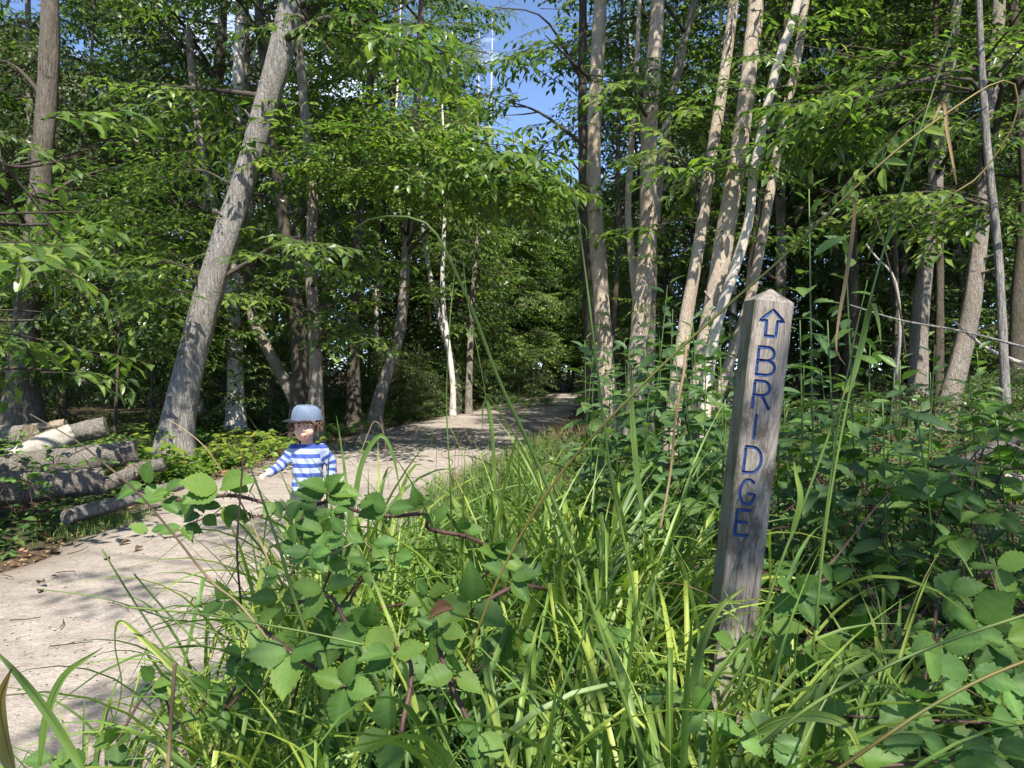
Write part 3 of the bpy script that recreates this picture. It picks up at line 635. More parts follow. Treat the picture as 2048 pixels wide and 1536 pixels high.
# unseen chestnut behind the camera, limbs laid out to shade verge, post and child
SH = tree('chestnut_tree', 'unseen chestnut behind the viewer, limbs laid out to shade the verge', 'tree',
     [(4.2, -3.8, 0), (4.1, -3.7, 4), (3.9, -3.4, 8)], [(0, .25), (4, .18), (11, .06)], 'bark',
     limbs=[(4.5, (1.6, -2.25, 6.3), 5), (5, (3.4, -1.6, 6.6), 7), (4.2, (4.7, -2.6, 5.8), 6), (6, (3.6, -.6, 7.6), 5), (5, (.6, -3.3, 6.8), 6), (5.5, (-.7, -2.3, 6.9), 6), (5.8, (-1.4, -2.9, 7.2), 4), (6.4, (-.4, .2, 7.3), 6), (6.6, (-1.7, -.5, 7.6), 5), (6, (2.7, -2.6, 8.0), 4)], nlimb=5, crown=(7, 10), reach=(1.2, 2), nb=16, seed=70, topz=11)

# ------------------------------------------------------------------ the wood behind: copies of a few prototypes
def proto(kind, k):
    g = np.random.default_rng(300 + k)
    if kind == 'leafy':
        return tree('chestnut_tree', 'x', 'tree', [(0, 0, 0), (g.normal(0, .2), g.normal(0, .2), 3), (g.normal(0, .5), g.normal(0, .5), 7)], [(0, .15), (4, .11), (12, .04)], 'bark_dark' if k % 2 else 'bark',
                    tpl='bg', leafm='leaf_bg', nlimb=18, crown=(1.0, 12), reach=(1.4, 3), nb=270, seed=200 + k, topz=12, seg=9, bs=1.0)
    if kind == 'slim':
        return tree('birch_tree', 'x', 'tree', [(0, 0, 0), (g.normal(0, .25), 0, 3), (g.normal(0, .6), g.normal(0, .3), 7)], [(0, .085), (4, .06), (10, .025)], 'birch' if k == 1 else 'bark' if k % 2 else 'bark_dark',
                    tpl='small', leafm='leaf_bg', nlimb=10, crown=(3.5, 11), reach=(.7, 1.6), nb=70, seed=220 + k, topz=11, seg=8, bs=1.2)
    if kind == 'dense':
        return tree('chestnut_tree', 'x', 'tree', [(0, 0, 0), (.1, .1, 3), (g.normal(0, .3), 0, 6)], [(0, .12), (4, .09), (10, .03)], 'bark_dark', tpl='bg', leafm='leaf', nlimb=22, crown=(.6, 9.5), reach=(1.3, 2.6), nb=420, seed=260 + k, topz=9.5, seg=8, bs=.95)
    if kind == 'bush':
        return tree('shrub', 'x', 'shrub', [(0, 0, 0), (.05, 0, .8), (.1, .1, 1.7)], [(0, .03), (1.7, .01)], 'bark_dark', tpl='small' if k % 2 else 'chest', leafm='leaf_bg',
                    nlimb=12, crown=(.15, 2.0), reach=(.6, 1.2), nb=70, seed=240 + k, seg=6, flare=1, bs=.9)
PR = {'dense': [], 'leafy': [], 'slim': [], 'bush': []}
_gap = gap; gap = lambda p: False
_gz = gz; gz = lambda x, y: 0.0
for k in range(5): PR['leafy'].append(proto('leafy', k))
for k in range(5): PR['slim'].append(proto('slim', k))
for k in range(3): PR['dense'].append(proto('dense', k))
for k in range(4): PR['bush'].append(proto('bush', k))
gap = _gap; gz = _gz
used = set()
def place(kind, x, y, s, label, group):
    ps = PR[kind]; k = random.randrange(len(ps)); o = ps[k]; z = gz(x, y) - .05
    if (kind, k) not in used:
        used.add((kind, k)); 
        o.location = (x, y, z); o.rotation_euler = (0, 0, random.uniform(0, 6.28)); o.scale = (s, s, s); o['label'] = label; o['group'] = group
    else: copytree(o, (x, y, z), random.uniform(0, 6.28), s, label, group)
def okpos(x, y, r):
    if y < 6: return False
    m_ = r
    if ledge(y) - m_ < x < redge(y) + m_: return False
    a = x / y
    return True
rb = random.Random(11)
def scatter(kind, n, yr, ar, rad, srange, label, group, mind):
    ptsl = []
    tries = 0
    while len(ptsl) < n and tries < 4000:
        tries += 1
        y = math.sqrt(rb.uniform(yr[0] ** 2, yr[1] ** 2)); x = rb.uniform(*ar) * y
        if not okpos(x, y, rad): continue
        if kind == 'leafy' and -.60 < x / y < -.36 and rb.random() < .75: continue
        if kind != 'bush' and -.12 < x / y < .14 and y < 34: continue
        if any((x - a) ** 2 + (y - b) ** 2 < mind ** 2 for a, b in ptsl): continue
        ptsl.append((x, y)); place(kind, x, y, rb.uniform(*srange), label, group)
scatter('leafy', 20, (17, 34), (-.78, -.10), 2.5, (.85, 1.25), 'leafy tree deep in the wood left of the path', 'background trees in the left wood', 2.6)
scatter('leafy', 22, (16, 34), (.14, .78), 2.5, (.85, 1.25), 'leafy tree deep in the wood right of the path', 'background trees in the right wood', 2.6)
G = 'pale sunlit oaks far behind the left wood'
for k, (a, y, h) in enumerate([(-.60, 33, 13), (-.52, 36, 14), (-.46, 32, 12), (-.40, 37, 14), (-.66, 38, 14), (-.34, 34, 12)]):
    tree('oak_tree', 'pale sunlit oak far behind the wood in the upper left', 'tree', [(a * y, y, 0), (a * y + .3, y, 5), (a * y - .2, y, 9)], [(0, .2), (6, .12), (12, .04)], 'bark', tpl='oak', leafm='leaf_birch', nlimb=14, crown=(3.0, h), reach=(2, 3.6), nb=200, seed=80 + k, topz=h, bs=1.7, seglen=.4, group=G)  # pale leaf colour puts the sunlit look into these oak crowns
scatter('slim', 16, (15, 28), (-.70, -.12), 1.2, (.8, 1.2), 'slim stem among the trees of the left wood', 'slim stems in the left wood', 1.5)
scatter('slim', 30, (13, 27), (.17, .72), 1.2, (.8, 1.2), 'slim stem among the trees of the right wood', 'slim stems in the right wood', 1.1)
scatter('bush', 22, (13, 26), (-.70, -.05), .9, (.8, 1.3), 'low leafy shrub under the trees left of the path', 'shrubs in the left wood', 1.3)
scatter('bush', 11, (6.2, 12.5), (.24, .72), .9, (.3, .5), 'low leafy shrub in the near undergrowth right of the signpost', 'shrubs in the near undergrowth on the right', 1.1)
scatter('bush', 18, (14, 26), (.13, .70), .9, (.8, 1.3), 'low leafy shrub under the trees right of the path', 'shrubs in the right wood', 1.3)
# closing the bend of the path
for x, y, s in [(-.3, 38, .8), (1.2, 46, .9), (3.2, 52, 1.0), (5.2, 48, .95), (7, 54, 1.1), (.5, 54, 1.0), (8.5, 46, 1.1), (-2.6, 34, .8), (-3.5, 40, .95), (6.2, 38, .75)]:
    place('leafy', x, y, s, 'leafy tree closing the view at the bend of the path', 'trees at the bend of the path')
for x, y, s in [(-1.6, 31, 1.2), (.3, 35, 1.1), (-2.9, 26, 1.1), (-2.6, 22.5, .9), (-2.9, 20.5, .8), (-2.2, 24, .8), (-1.75, 22.2, .5), (-2.35, 19.4, .55), (-2.1, 21.2, .6), (-.9, 27.5, .8), (.2, 30.5, .8), (4.6, 36, 1.0), (5.4, 40, 1.2), (3.9, 33, .9), (-3.6, 21.5, .9), (1.2, 38, 1.0)]:
    place('bush', x, y, s, 'low shrub beside the far bend of the path', 'shrubs at the far bend')
for k, (x, y, sc_) in enumerate([(-2.2, 30, 1.0), (-3.6, 32, 1.1), (-.6, 36.5, 1.05), (.8, 41, 1.1), (2.2, 47, 1.15), (3.8, 48.5, 1.1), (5.6, 51, 1.1), (-1.4, 42, 1.2), (.6, 48, 1.2), (5.0, 42, .9), (6.6, 45, 1.1), (-3.0, 27, .9), (3.2, 43.5, .5), (4.2, 57, 1.3), (1.8, 56, 1.3), (7.5, 57, 1.3), (-.8, 52, 1.3)]):
    place('dense', x, y, sc_, 'densely leafed bright green tree closing the view at the bend of the path', 'dense trees at the bend of the path')
# the far wood as one mass
V0 = Acc(); g = np.random.default_rng(5); mats = []
for k in range(900):
    a = g.uniform(-1.0, 1.0); y = g.uniform(38, 75); x = a * y
    if -.06 < a < .1 : zmax = 6.5
    else: zmax = 15
    if okpos(x, y, 1.5): mats.append(bmat((x, y, g.uniform(.2, zmax) + .1), g.uniform(0, 6.28), g.normal(0, .3), g.normal(0, .3), g.uniform(2.2, 3.6)))
V, T, MI, A = assemble(TPL['bg'], mats, g)
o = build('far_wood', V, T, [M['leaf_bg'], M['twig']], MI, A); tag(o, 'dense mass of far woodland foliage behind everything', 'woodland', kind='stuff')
ac = Acc()
for k in range(110):
    y = g.uniform(32, 60); x = g.uniform(-.75, .75) * y
    if not okpos(x, y, 1.5) or -.1 < x / y < .1: continue
    ac.add(*tube(smoothpath([(x, y, -.1), (x + g.normal(0, .3), y, 4), (x + g.normal(0, .8), y, 12)], 8), [.12, .09, .05], 6))
o = ac.build('far_trunks', [M['bark_pale']], tint=False); tag(o, 'far trunks too many to count deep in the wood', 'woodland', kind='stuff')
# ------------------------------------------------------------------ logs, stumps, fallen branches
def log(name, label, a, b, r0, r1, bark='log', seed=0, bend=.03, group=None, cat='log', ends=(1, 1), sink=True):
    a = np.array(a); b = np.array(b); g = np.random.default_rng(seed)
    root = thing(name, label, cat, (a + b) / 2, group); c = (a + b) / 2
    L = np.linalg.norm(b - a); md = g.normal(0, bend * L, 3) * np.array([1, 1, .5])
    P = smoothpath([a - c, md, b - c], 26)
    V, T = tube(P, [r0, (r0 + r1) / 2 * g.uniform(.94, 1.06), r1], 22, .05, False, seed, ridge=.06)
    n_ = 26
    V = V + g.normal(0, .028 * min(r0, r1), V.shape)
    build('bark', V, T, M[bark], smooth=True, parent=root)
    for k, e in enumerate((0, n_ - 1)):
        ring = V[e * 22:(e + 1) * 22]; cen = ring.mean(0); d = (P[e] - P[1 if e == 0 else -2]); d /= np.linalg.norm(d)
        inner = cen + (ring - cen) * .55 + d * r0 * .03; rr = cen + (ring - cen) * .97 + d * .004
        VV = np.vstack([rr, inner, cen + d * r0 * .05]); j = np.arange(22); j2 = (j + 1) % 22
        T1 = np.concatenate([np.stack([j, j2, 22 + j2], 1), np.stack([j, 22 + j2, 22 + j], 1), np.stack([22 + j, 22 + j2, np.full(22, 44)], 1)])
        if k == 0: T1 = T1[:, ::-1]
        build('cut_end', VV, T1, M['endgrain'] if ends[k] else M[bark], smooth=False, parent=root)
    return root
log('log', 'thick furrowed log lying nearest the path at the left edge', at(-60, 985, 6.2), at(203, 962, 6.8), .135, .115, seed=1, ends=(0, 0))
log('log', 'slim smooth grey log lying on the grass at the path edge', at(134, 1034, 6.0), at(366, 968, 7.3), .064, .05, 'bark_grey', seed=2, bend=.01, ends=(0, 0))
log('log', 'longest log of the pile, lying behind the thick furrowed one', at(-90, 948, 7.7), at(272, 905, 8.3), .15, .13, seed=3)
log('log', 'pale barkless log with a slanting cut on top of the pile', at(30, 922, 8.4), at(146, 866, 8.7), .15, .115, 'deadwood', seed=4)
log('log', 'grey log with a sawn face at the back right of the pile', at(96, 882, 9.4), at(212, 852, 9.6), .13, .125, seed=5)
log('log', 'brown log at the far left back of the pile', at(-60, 868, 9.2), at(60, 872, 9.0), .145, .135, 'bark', seed=6)
log('log', 'short split log with orange wood showing at the back of the pile', at(62, 862, 9.9), at(132, 850, 10.0), .09, .08, 'endgrain', seed=7)
log('log', 'short stub of log between the long log and the leaning trunk', at(262, 944, 8.0), at(322, 930, 8.4), .085, .08, seed=8)
log('log', 'small half buried log end behind the slim grey log', at(205, 972, 7.4), at(262, 948, 7.7), .075, .07, seed=9)
def stick(name, label, P, r, m, cat, group=None, n=16, seg=6, jit=.08, seed=0, forks=()):
    P = [np.array(p) for p in P]; c = P[0].copy(); root = thing(name, label, cat, c, group)
    C = smoothpath([p - c for p in P], n); V, T = tube(C, r, seg, jit, True, seed)
    build('stem', V, T, M[m], smooth=True, parent=root, tint=np.full(len(V), .4))
    for fp in forks:
        V, T = tube(smoothpath([np.array(p) - c for p in fp], 8), [r[0] * .5, .003], 5, jit, True, seed)
        build('side_branch', V, T, M[m], smooth=True, parent=root, tint=np.full(len(V), .4))
    return root
stick('fallen_branch', 'dark crooked dead branch looping over the end of the log pile', [at(36, 838, 9.4), at(52, 850, 9.3), at(84, 856, 9.2), at(125, 853, 9.3), at(140, 858, 9.2)], [.02, .012], 'bark_dark', 'branch', seed=3)
stick('fallen_branch', 'grey dead branch sloping down at the right edge', [at(2120, 850, 4.3), at(2010, 885, 4.3), at(1950, 912, 4.3), at(1890, 940, 4.2)], [.035, .03, .018], 'log', 'branch', seed=4, forks=[[at(2010, 885, 4.3), at(2060, 905, 4.1), at(2110, 900, 4.0)]])
stick('fallen_branch', 'bleached white fallen branch lying at the right edge below the grey one', [at(2120, 965, 4.0), at(2020, 955, 4.0), at(1940, 947, 4.0), at(1880, 955, 4.05), at(1820, 972, 4.1)], [.028, .026, .01], 'deadwood', 'branch', seed=5, forks=[[at(1940, 947, 4.0), at(1925, 938, 3.95), at(1905, 935, 3.9)]])
stick('fallen_branch', 'thick mossy dead branch under the white one', [at(2120, 985, 4.4), at(2030, 985, 4.4), at(1960, 990, 4.5)], [.05, .04, .02], 'log', 'branch', seed=6)
stick('fallen_branch', 'long thin dark dead stem slanting through the right-hand wood', [at(1700, 610, 6.5), at(1800, 640, 6.4), at(1930, 664, 6.2), at(2100, 708, 6.0)], [.006, .012], 'bark_grey', 'branch', seed=7)
stick('fallen_branch', 'pale forked dead branch propped in the right-hand wood', [at(1905, 640, 9), at(1980, 700, 9), at(2080, 740, 9)], [.012, .03], 'deadwood', 'branch', seed=8)
stick('fallen_branch', 'bare whitish branch standing out of the dark undergrowth right of the post', [at(1732, 488, 8), at(1750, 512, 8), at(1790, 560, 8), at(1800, 660, 8), at(1790, 760, 8.2)], [.008, .016, .02], 'deadwood', 'branch', seed=9)
stick('fallen_branch', 'pale log lying across the litter clearing on the right', [at(1880, 812, 12.5), at(1960, 806, 12.5), at(2080, 800, 12.5)], [.05, .06], 'deadwood', 'branch', seed=10)
stick('fallen_branch', 'thin dead branch arching over the dark undergrowth on the right', [at(1700, 380, 7.2), at(1745, 420, 7.2), at(1775, 520, 7.2), at(1800, 620, 7.2), at(1812, 720, 7.3)], [.004, .010], 'twig', 'branch', seed=11)
def stump(label, px, py, D, r, h, bark, seed):
    p = at(px, py, D); p.z = gz(p.x, p.y) - .03; g = np.random.default_rng(seed)
    root = thing('tree_stump', label, 'stump', p)
    P = np.array([(0, 0, 0), (0, 0, h * .3), (.01, 0, h * .7), (.02, 0, h)]); V, T = tube(smoothpath(P, 10), [r * 1.4, r * 1.1, r, r * .98], 20, .07, False, seed, ridge=.08)
    build('bark', V, T, M[bark], smooth=True, parent=root)
    ring = V[-20:] + np.array([0, 0, .002]); ring[:, 2] += g.normal(0, .02, 20); cen = ring.mean(0)
    VV = np.vstack([ring, cen]); j = np.arange(20); build('cut_top', VV, np.stack([j, (j + 1) % 20, np.full(20, 20)], 1), M['endgrain'], parent=root)
stump('low pale stump at the left path edge beside the child', 742, 872, 13.6, .2, .24, 'bark_pale', 1)
stump('dark rotten stump under the trees left of the path bend', 905, 790, 22.5, .2, .45, 'bark_dark', 2)

# ------------------------------------------------------------------ signpost
def sheet_lines():
    L = []
    def arc(cx, cy, rx, ry, a0, a1, n=12): return [(cx + rx * math.cos(R(a0 + (a1 - a0) * t / n)), cy + ry * math.sin(R(a0 + (a1 - a0) * t / n))) for t in range(n + 1)]
    # letters in a box 0..1 wide, 0..1 high: lists of open strokes
    B = [[(.05, 0), (.05, 1)], [(.05, 1), (.52, 1)] + arc(.52, .76, .36, .24, 90, -90)[1:] + [(.05, .52)], [(.05, .52), (.56, .52)] + arc(.56, .26, .42, .26, 90, -90)[1:] + [(.05, 0)]]
    Rr = [[(.05, 0), (.05, 1)], [(.05, 1), (.50, 1)] + arc(.50, .74, .40, .26, 90, -90)[1:] + [(.05, .48)], [(.50, .48), (.98, 0)]]
    I = [[(.5, 0), (.5, 1)]]
    Dd = [[(.05, 0), (.05, 1)], [(.05, 1), (.42, 1)] + arc(.42, .5, .5, .5, 90, -90, 16)[1:] + [(.05, 0)]]
    Gg = [arc(.5, .5, .46, .5, 48, 318, 20) + [(.92, .42), (.55, .42)]]
    E = [[(.95, 1), (.05, 1), (.05, 0), (.95, 0)], [(.05, .52), (.8, .52)]]
    arrow = [[(.28, 0), (.28, .58), (0, .58), (.5, 1), (1, .58), (.72, .58), (.72, 0), (.28, 0)]]
    return dict(B=B, R=Rr, I=I, D=Dd, G=Gg, E=E, arrow=arrow)
def post():
    W = .0485; PD = .0485
    top = np.array(at(1537, 604, 1.94)); bot = np.array(at(1434, 1500, 2.0))
    ax = (top - bot); ax /= np.linalg.norm(ax)
    root_p = bot - ax * .25
    xdir = np.array([1, 0, 0.]) - ax * ax[0]; xdir /= np.linalg.norm(xdir)
    rot = Matrix.Rotation(R(2), 4, Vector(ax))
    ydir = np.cross(ax, xdir)
    Mx = Matrix(((xdir[0], ydir[0], ax[0], root_p[0]), (xdir[1], ydir[1], ax[1], root_p[1]), (xdir[2], ydir[2], ax[2], root_p[2]), (0, 0, 0, 1)))
    root = bpy.data.objects.new('signpost', None); col.objects.link(root); root.matrix_world = Mx
    tag(root, 'leaning weathered wooden post with carved blue arrow and the word BRIDGE', 'signpost')
    H = float(np.linalg.norm(top - root_p)); n = 60
    # front is local -Y; body with slightly worn arrises
    prof = []
    c = .004
    for sx_, sy_ in ((-1, -1), (1, -1), (1, 1), (-1, 1)):
        if sx_ * sy_ > 0: prof += [(sx_ * W, sy_ * (PD - c)), (sx_ * (W - c), sy_ * PD)] if (sx_ < 0) else [(sx_ * W, sy_ * (PD - c)), (sx_ * (W - c), sy_ * PD)]
        else: prof += [(sx_ * (W - c), sy_ * PD), (sx_ * W, sy_ * (PD - c))]
    prof = np.array(prof); k = len(prof); g = np.random.default_rng(3)
    V = []
    for i_ in range(n):
        z = H * i_ / (n - 1); q = prof.copy()
        corner = 1 - .012 * abs(math.sin(z * 31)) - .010 * max(0, math.sin(z * 13 + 1)) ** 3
        q = q * np.where(np.abs(q) > W - c * .5, 1, corner)
        q += np.random.default_rng(i_).normal(0, .0004, q.shape) * (1 if 0 < i_ < n - 1 else 0)
        V.append(np.c_[q, np.full(k, z)])
    V = np.concatenate(V); i_ = np.arange(n - 1)[:, None] * k; j = np.arange(k)[None]; j2 = (j + 1) % k
    Q = np.stack([i_ + j, i_ + j2, i_ + k + j2, i_ + k + j], -1).reshape(-1, 4); T = np.concatenate([Q[:, [0, 1, 2]], Q[:, [0, 2, 3]]])
    nv = len(V); V = np.vstack([V, [0, -.004, H + .034], [0, 0, 0]]); b = (n - 1) * k
    jj = np.arange(k); jj2 = (jj + 1) % k
    T = np.vstack([T, np.stack([b + jj, b + jj2, np.full(k, nv)], 1), np.stack([jj2, jj, np.full(k, nv + 1)], 1)])
    body = build('post_body', V, T, M['post'], parent=root)
    # carved letters: grooves cut by boolean, a painted channel laid in each
    cut = Acc(); S = sheet_lines()
    fy = -PD; r = .0039
    def lane(px, py):
        # point on the post's front face under a picture point
        o_ = np.array(cam.location); d_ = np.array(at(px, py, 1.0)) - o_; nrm = -ydir; p0 = root_p + nrm * PD
        t = np.dot(p0 - o_, nrm) / np.dot(d_, nrm); h = o_ + d_ * t - root_p
        return np.dot(h, xdir), np.dot(h, ax)
    def stroke_mesh(pts2, rad, half):
        P = np.array([(x, fy, z) for x, z in pts2]); n_ = len(P)
        d = np.gradient(P, axis=0) if n_ > 2 else np.repeat((P[1] - P[0])[None], 2, 0)
        return P, d
    items = [('arrow', 'arrow', 1519, 1569, 617, 675), ('letter', 'B', 1513, 1552, 692, 753), ('letter', 'R', 1505, 1542, 760, 820), ('letter', 'I', 1500, 1520, 827, 880),
             ('letter', 'D', 1487, 1526, 892, 948), ('letter', 'G', 1478, 1513, 957, 1011), ('letter', 'E', 1470, 1501, 1018, 1073)]
    for nm, ch, x0, x1, y0, y1 in items:
        cx, zc = lane((x0 + x1) / 2, (y0 + y1) / 2); xa, _ = lane(x0, (y0 + y1) / 2); xb, _ = lane(x1, (y0 + y1) / 2)
        _, zt = lane((x0 + x1) / 2, y0); _, zb = lane((x0 + x1) / 2, y1)
        wd = (xb - xa) * .98; ht = zt - zb
        LA = Acc()
        for st in S[ch]:
            P2 = [((cx - wd / 2) + x * wd, zb + ht * .04 + z * ht * .92) for x, z in st]
            # dense resample
            Q2 = [P2[0]]
            for a_, b_ in zip(P2[:-1], P2[1:]):
                m_ = max(1, int(math.hypot(b_[0] - a_[0], b_[1] - a_[1]) / .006))
                for q in range(1, m_ + 1): Q2.append((a_[0] + (b_[0] - a_[0]) * q / m_, a_[1] + (b_[1] - a_[1]) * q / m_))
            P = np.array([(x, fy, z) for x, z in Q2]); d = np.zeros_like(P); d[1:-1] = P[2:] - P[:-2]; d[0] = P[1] - P[0]; d[-1] = P[-1] - P[-2]
            d /= np.linalg.norm(d, axis=1)[:, None]; sd_ = np.cross(d, [0, 1, 0])
            ext = P.copy(); ext[0] -= d[0] * r * .5; ext[-1] += d[-1] * r * .5
            # channel: V-shaped, five points across, going in (+Y)
            off = [(-1, -.0003), (-.55, .0026), (0, .0042), (.55, .0026), (1, -.0003)]; VV = []
            for p_, s_ in zip(ext, sd_):
                for o_, dy in off: VV.append(p_ + s_ * o_ * r * .94 + np.array([0, dy, 0]))
            n_ = len(ext); ii = np.arange(n_ - 1)[:, None] * 5; j5 = np.arange(4)[None]
            Q = np.stack([ii + j5, ii + j5 + 1, ii + 5 + j5 + 1, ii + 5 + j5], -1).reshape(-1, 4)
            LA.add(np.array(VV), Q)
            # one small box per stretch of stroke is the cutter
            ring = [(-1, -.004), (1, -.004), (1, .0005), (.55, .0036), (0, .0052), (-.55, .0036), (-1, .0005)]; VV = []
            for p_, s_ in zip(ext, sd_):
                for o_, dy in ring: VV.append(p_ + s_ * o_ * r + np.array([0, dy, 0]))
            kk = len(ring); ii = np.arange(n_ - 1)[:, None] * kk; j7 = np.arange(kk)[None]; j8 = (j7 + 1) % kk
            Q = np.stack([ii + j7, ii + j8, ii + kk + j8, ii + kk + j7], -1).reshape(-1, 4); T3 = np.concatenate([Q[:, [0, 1, 2]], Q[:, [0, 2, 3]]])
            f0 = np.array([(0, q + 1, q) for q in range(1, kk - 1)]); f1 = np.array([(0, q, q + 1) for q in range(1, kk - 1)]) + (n_ - 1) * kk
            cut.add(np.array(VV), np.vstack([T3, f0, f1]))
        lo = LA.build(nm, [M['blue']], root, smooth=True, tint=False)
        lo['label'] = ('carved blue outline arrow pointing up' if ch == 'arrow' else 'carved blue letter ' + ch)
    me = cut.build('cutter', [M['post']], tint=False, link=False, smooth=False)
    import bmesh
    for mm in (me, body.data):
        b_ = bmesh.new(); b_.from_mesh(mm); bmesh.ops.recalc_face_normals(b_, faces=b_.faces[:]); b_.to_mesh(mm); b_.free()
    co = obj('cutter', me); co.matrix_world = Mx
    bm_ = body.modifiers.new('carve', 'BOOLEAN'); bm_.operation = 'DIFFERENCE'; bm_.object = co; bm_.solver = 'EXACT'; bm_.use_self = True
    bpy.context.view_layer.update()
    dg = bpy.context.evaluated_depsgraph_get(); nm_ = bpy.data.meshes.new_from_object(body.evaluated_get(dg))
    if len(nm_.polygons) > 300: body.modifiers.clear(); body.data = nm_
    else: body.modifiers.clear()
    bpy.data.objects.remove(co)
    return root
post()

# ------------------------------------------------------------------ leaf blades and leaflets for the near plants
def leaflet_mesh(name, mat_, w=.33, n=10, serr=.05, fold=.10, droop=.12, ripple=.018, tipp=1.7, seed=0, smooth=True, widest=.42):
    g = np.random.default_rng(seed); V = []; vein = []
    ts = np.linspace(0, 1, n + 1)
    for i_, t in enumerate(ts):
        a = t / widest if t < widest else (1 - t) / (1 - widest)
        hw = w * (math.sin(min(a, 1) * math.pi / 2) ** (.75 if t < widest else 1.2)) if 0 < t < 1 else 0
        se = 1 + (serr if i_ % 2 else -serr) * 1.6
        for j, u in enumerate((-1, -.5, 0, .5, 1)):
            x = u * hw * (se if abs(u) == 1 else 1)
            y = t + (-.022 * abs(u) if i_ % 2 == 0 else .006 * abs(u)) * (1 if 0 < t < 1 else 0)
            z = fold * abs(x) * 2 - droop * t * t + (ripple if i_ % 2 else -ripple) * (1 if abs(u) == .5 else .4 if abs(u) == 1 else -.3) + g.normal(0, .004) - .12 * hw * u * u * .6
            V.append((x, y, z)); vein.append(.4 if u == 0 else (.12 if i_ % 2 == 0 and abs(u) == .5 else 0))
    i_ = np.arange(n)[:, None] * 5; j = np.arange(4)[None]
    Q = np.stack([i_ + j, i_ + j + 1, i_ + 5 + j + 1, i_ + 5 + j], -1).reshape(-1, 4)
    T = np.concatenate([Q[:, [0, 1, 2]], Q[:, [0, 2, 3]]])
    return build(name, V, T, mat_, smooth=smooth, link=False, attrs={'vein': vein})
BR = [leaflet_mesh('leaflet', M['bramble'], w_, 16, .04, f_ * 1.3, d_, .013, seed=k) for k, (w_, f_, d_) in enumerate([(.34, .12, .12), (.30, .2, .22), (.36, .06, .05), (.32, .25, .3), (.33, .1, -.05)])]
BRL = [leaflet_mesh('leaflet', M['bramble_lt'], w_, 12, .06, f_, d_, .022, seed=k) for k, (w_, f_, d_) in enumerate([(.33, .15, .12), (.30, .2, .2), (.32, .1, .08)])]
SAP = [leaflet_mesh('leaf', M['sapling'], w_, 12, .025, f_, d_, .012, seed=k, widest=.45) for k, (w_, f_, d_) in enumerate([(.19, .2, .18), (.21, .12, .3), (.18, .28, .1), (.2, .2, .45)])]
CHS = [leaflet_mesh('leaf', M['leaf1'], .2, 12, .04, .15, .2, .015, seed=8, widest=.5)]

def leaf_obj(me, root, basep, d, nrm, s, rc):
    f = frame(d, nrm); f[:3, :3] *= s; f[:3, 3] = np.array(basep) - rc
    return obj(me.name.split('.')[0], me, root, Matrix(f))

def blade_mesh(name, L, wd, th0, th1, pw, kink=None, m_='sedge', n=13, seed=0, twist=0.0):
    g = np.random.default_rng(seed); V = []; p = np.zeros(3); P = [p.copy()]; th_ = []
    for i_ in range(n):
        t = i_ / (n - 1); th = R(th0 + (th1 - th0) * t ** pw)
        if kink and t > kink[0]: th = R(kink[1])
        th_.append(th)
        if i_ < n - 1: p = p + np.array([0, math.sin(th), math.cos(th)]) * L / (n - 1); P.append(p.copy())
    for i_ in range(n):
        t = i_ / (n - 1); hw = wd * .5 * (min(1, .55 + t * 3) * (1 - max(0, (t - .45) / .55) ** 1.6) + .02)
        nr = np.array([0, -math.cos(th_[i_]), math.sin(th_[i_])]); tw = twist * t
        sx = np.array([math.cos(tw), 0, 0]) + nr * math.sin(tw)
        dz = nr * hw * .55
        V += [P[i_] - sx * hw - dz * -1, P[i_] - sx * hw * .12, P[i_], P[i_] + sx * hw * .12, P[i_] + sx * hw + dz]
    i_ = np.arange(n - 1)[:, None] * 5; j = np.arange(4)[None]
    Q = np.stack([i_ + j, i_ + j + 1, i_ + 5 + j + 1, i_ + 5 + j], -1).reshape(-1, 4)
    return build(name, V, np.concatenate([Q[:, [0, 1, 2]], Q[:, [0, 2, 3]]]), M[m_], smooth=True, link=False)
BL = []
gb = np.random.default_rng(21)
for k in range(18):
    L = gb.uniform(.6, .95); th1 = gb.choice([45, 70, 95, 120, 140]); kk = None
    if k % 4 == 0: kk = (gb.uniform(.55, .8), gb.uniform(120, 170))
    BL.append(blade_mesh('blade', L, gb.uniform(.0105, .0185), gb.uniform(0, 10), th1, gb.uniform(1.3, 2.2), kk, seed=k, twist=gb.normal(0, .5)))
BLD = [blade_mesh('blade', .7, .010, 8, 120, 1.5, None, 'straw', seed=90), blade_mesh('blade', .6, .008, 4, 150, 2.0, (.6, 165), 'straw', seed=91)]

def sedge(x, y, n, s, seed, z=None, lean=(0, 0), spread=.10, label=None):
    g = np.random.default_rng(seed); z = gz(x, y) if z is None else z
    root = thing('sedge_clump', label or 'arching clump of broad green sedge on the verge beside the path', 'sedge', (x, y, z), 'sedge clumps on the verge')
    for k in range(n):
        me = BLD[k % 2] if g.uniform() < .045 else BL[g.integers(0, len(BL))]
        a = g.uniform(0, 6.283); rr = spread * math.sqrt(g.uniform(0, 1)) * s
        yaw = g.uniform(0, 6.283); tilt = abs(g.normal(0, 12)); sc = s * g.uniform(.62, 1.12)
        m_ = Matrix.Translation((rr * math.cos(a), rr * math.sin(a), -.02)) @ Matrix.Rotation(R(lean[0]), 4, 'Y') @ Matrix.Rotation(yaw, 4, 'Z') @ Matrix.Rotation(R(-tilt), 4, 'X') @ Matrix.Scale(sc, 4)
        obj('blade', me, root, m_)
    return root
gs = np.random.default_rng(77)
spots = []
